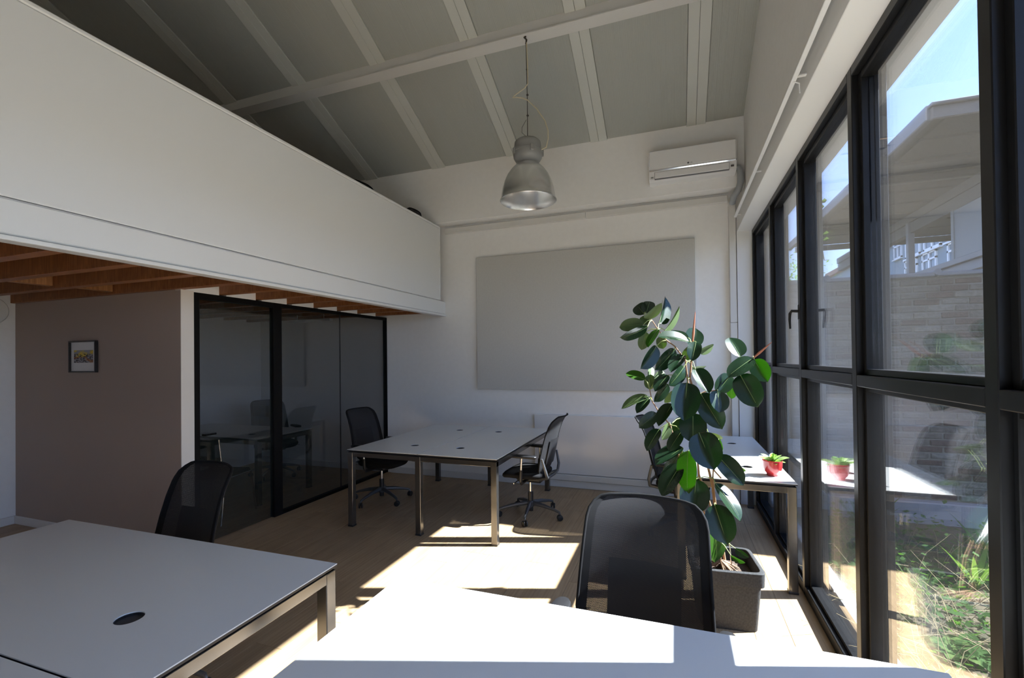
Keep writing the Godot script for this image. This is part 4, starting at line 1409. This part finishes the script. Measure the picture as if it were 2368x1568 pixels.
	tube(st, [Vector3(0.41, 0.06, 0.06), Vector3(0.462, 0.06, 0.06), Vector3(0.478, 0.0, 0.06), Vector3(0.478, -0.10, 0.05), Vector3(0.46, -0.17, 0.03), Vector3(0.42, -0.21, -0.02), Vector3(0.415, -0.26, -0.10)], 0.032, 12)
	obj("pipe", st, M.pipe_grey, ac)
	# pin board and whiteboard on the end wall
	st = mb()
	box(st, Vector3(-2.449, 1.192, -5.54), Vector3(0.221, 2.914, -5.50), 0.004)
	meta(obj("acoustic_board", st, M.board_felt), "large plain grey pin board on the end wall", "board")
	st = mb()
	box(st, Vector3(-1.676, 0.172, -5.54), Vector3(-0.02, 0.888, -5.505), 0.003)
	meta(obj("whiteboard", st, M.whiteboard), "low glossy white panel against the end wall beneath the pin board", "panel")
	# curtain rail
	var cr := thing("curtain_rail", "slim white curtain rail along the top of the glazing", "curtain rail", Vector3(0.585, 2.987, -5.09))
	st = mb()
	box(st, Vector3(-0.012, -0.006, 0), Vector3(0.012, 0.009, 7.0), 0.002)
	obj("rail", st, M.parapet, cr)
	for z in [0.02, 1.15, 2.42, 3.7, 4.9]:
		st = mb()
		box(st, Vector3(-0.008, 0.008, z), Vector3(0.055, 0.018, z + 0.02), 0.002)
		obj("bracket", st, M.parapet, cr)
	st = mb()
	tube(st, [Vector3(0.0, -0.006, 2.42), Vector3(0.03, -0.01, 2.40), Vector3(0.032, -0.06, 2.40)], 0.004, 6)
	obj("draw_hook", st, M.parapet, cr)
	# picture on the return wall
	var pc := thing("framed_picture", "small black framed print on the white return wall", "picture", Vector3(-5.121, 1.65, -2.653))
	st = mb()
	for e in [[-0.195, -0.145, 0.195, -0.133], [-0.195, 0.133, 0.195, 0.145], [-0.195, -0.133, -0.183, 0.133], [0.183, -0.133, 0.195, 0.133]]:
		box(st, Vector3(e[0], e[1], 0), Vector3(e[2], e[3], 0.028), 0.002)
	obj("frame", st, M.black_plastic, pc)
	st = mb()
	box(st, Vector3(-0.184, -0.134, 0.0), Vector3(0.184, 0.134, 0.010))
	obj("mount", st, M.picture_mat, pc)
	var im := Image.create(96, 64, false, Image.FORMAT_RGB8)
	var n := FastNoiseLite.new()
	n.seed = 4
	n.frequency = 0.07
	n.fractal_octaves = 4
	for y in 64:
		for x in 96:
			var v := n.get_noise_2d(x, y * 1.6)
			var q := n.get_noise_2d(x * 0.35 + 200, y * 0.4)
			var c := Color(0.62, 0.62, 0.66).lerp(Color(0.9, 0.78, 0.25), clampf(q * 2.2 + (0.35 if y < 26 else -0.1), 0, 1))
			if y > 18: c = c.lerp(Color(0.10, 0.10, 0.13), clampf(v * 2.6 + 0.15, 0, 1))
			if y > 34: c = c.lerp(Color(0.55, 0.16, 0.12), clampf(q * 2.0 - 0.1, 0, 0.6))
			im.set_pixel(x, y, c)
	var pm := mat("print", Color.WHITE, 0.6)
	pm.albedo_texture = ImageTexture.create_from_image(im)
	st = mb()
	var f := [Vector3(-0.14, -0.055, 0.0112), Vector3(0.14, -0.055, 0.0112), Vector3(0.14, 0.06, 0.0112), Vector3(-0.14, 0.06, 0.0112)]
	var uv := [Vector2(0, 1), Vector2(1, 1), Vector2(1, 0), Vector2(0, 0)]
	for k in [[0, 1, 2], [0, 2, 3]]:
		smooth_tri(st, f[k[0]], f[k[1]], f[k[2]], Vector3.BACK, Vector3.BACK, Vector3.BACK, uv[k[0]], uv[k[1]], uv[k[2]])
	obj("print", st, pm, pc)
	# round fixture on the left wall, cut by the picture's edge
	var wc := thing("wall_dial", "white round wall fixture at the left edge of the picture", "wall fixture", Vector3(-6.23, 2.11, -2.46))
	var side := Transform3D(Basis(Vector3.BACK, -PI / 2), Vector3.ZERO)
	st = mb()
	lathe(st, [[0.0, 0.0, 1], [0.135, 0.0, 1], [0.135, 0.03], [0.125, 0.042], [0.112, 0.03], [0.0, 0.028]], Vector3.ZERO, 40, side)
	obj("rim", st, M.parapet, wc)
	st = mb()
	lathe(st, [[0.07, 0.028], [0.06, 0.034], [0.0, 0.036]], Vector3.ZERO, 32, side)
	obj("dial", st, M.whiteboard, wc)
	# cardboard box at the open end of the parapet
	st = mb()
	box(st, Vector3(-3.20, 2.425, -5.50), Vector3(-2.995, 2.50, -5.425), 0.003)
	meta(obj("document_box", st, M.joist1), "small brown box on the mezzanine edge by the end wall", "box")
	# strip light in the meeting room
	var sl := thing("strip_light", "unlit white strip light under the joists of the meeting room", "light", Vector3(-4.53, 2.10, -4.80))
	st = mb()
	box(st, Vector3(-0.34, 0, -0.03), Vector3(0.34, 0.035, 0.03), 0.004)
	obj("tube_cover", st, M.parapet, sl)
	for x in [-0.22, 0.22]:
		st = mb()
		tube(st, [Vector3(x, 0.03, 0), Vector3(x, 0.096, 0)], 0.004, 6)
		obj("hanger", st, M.steel_white, sl)
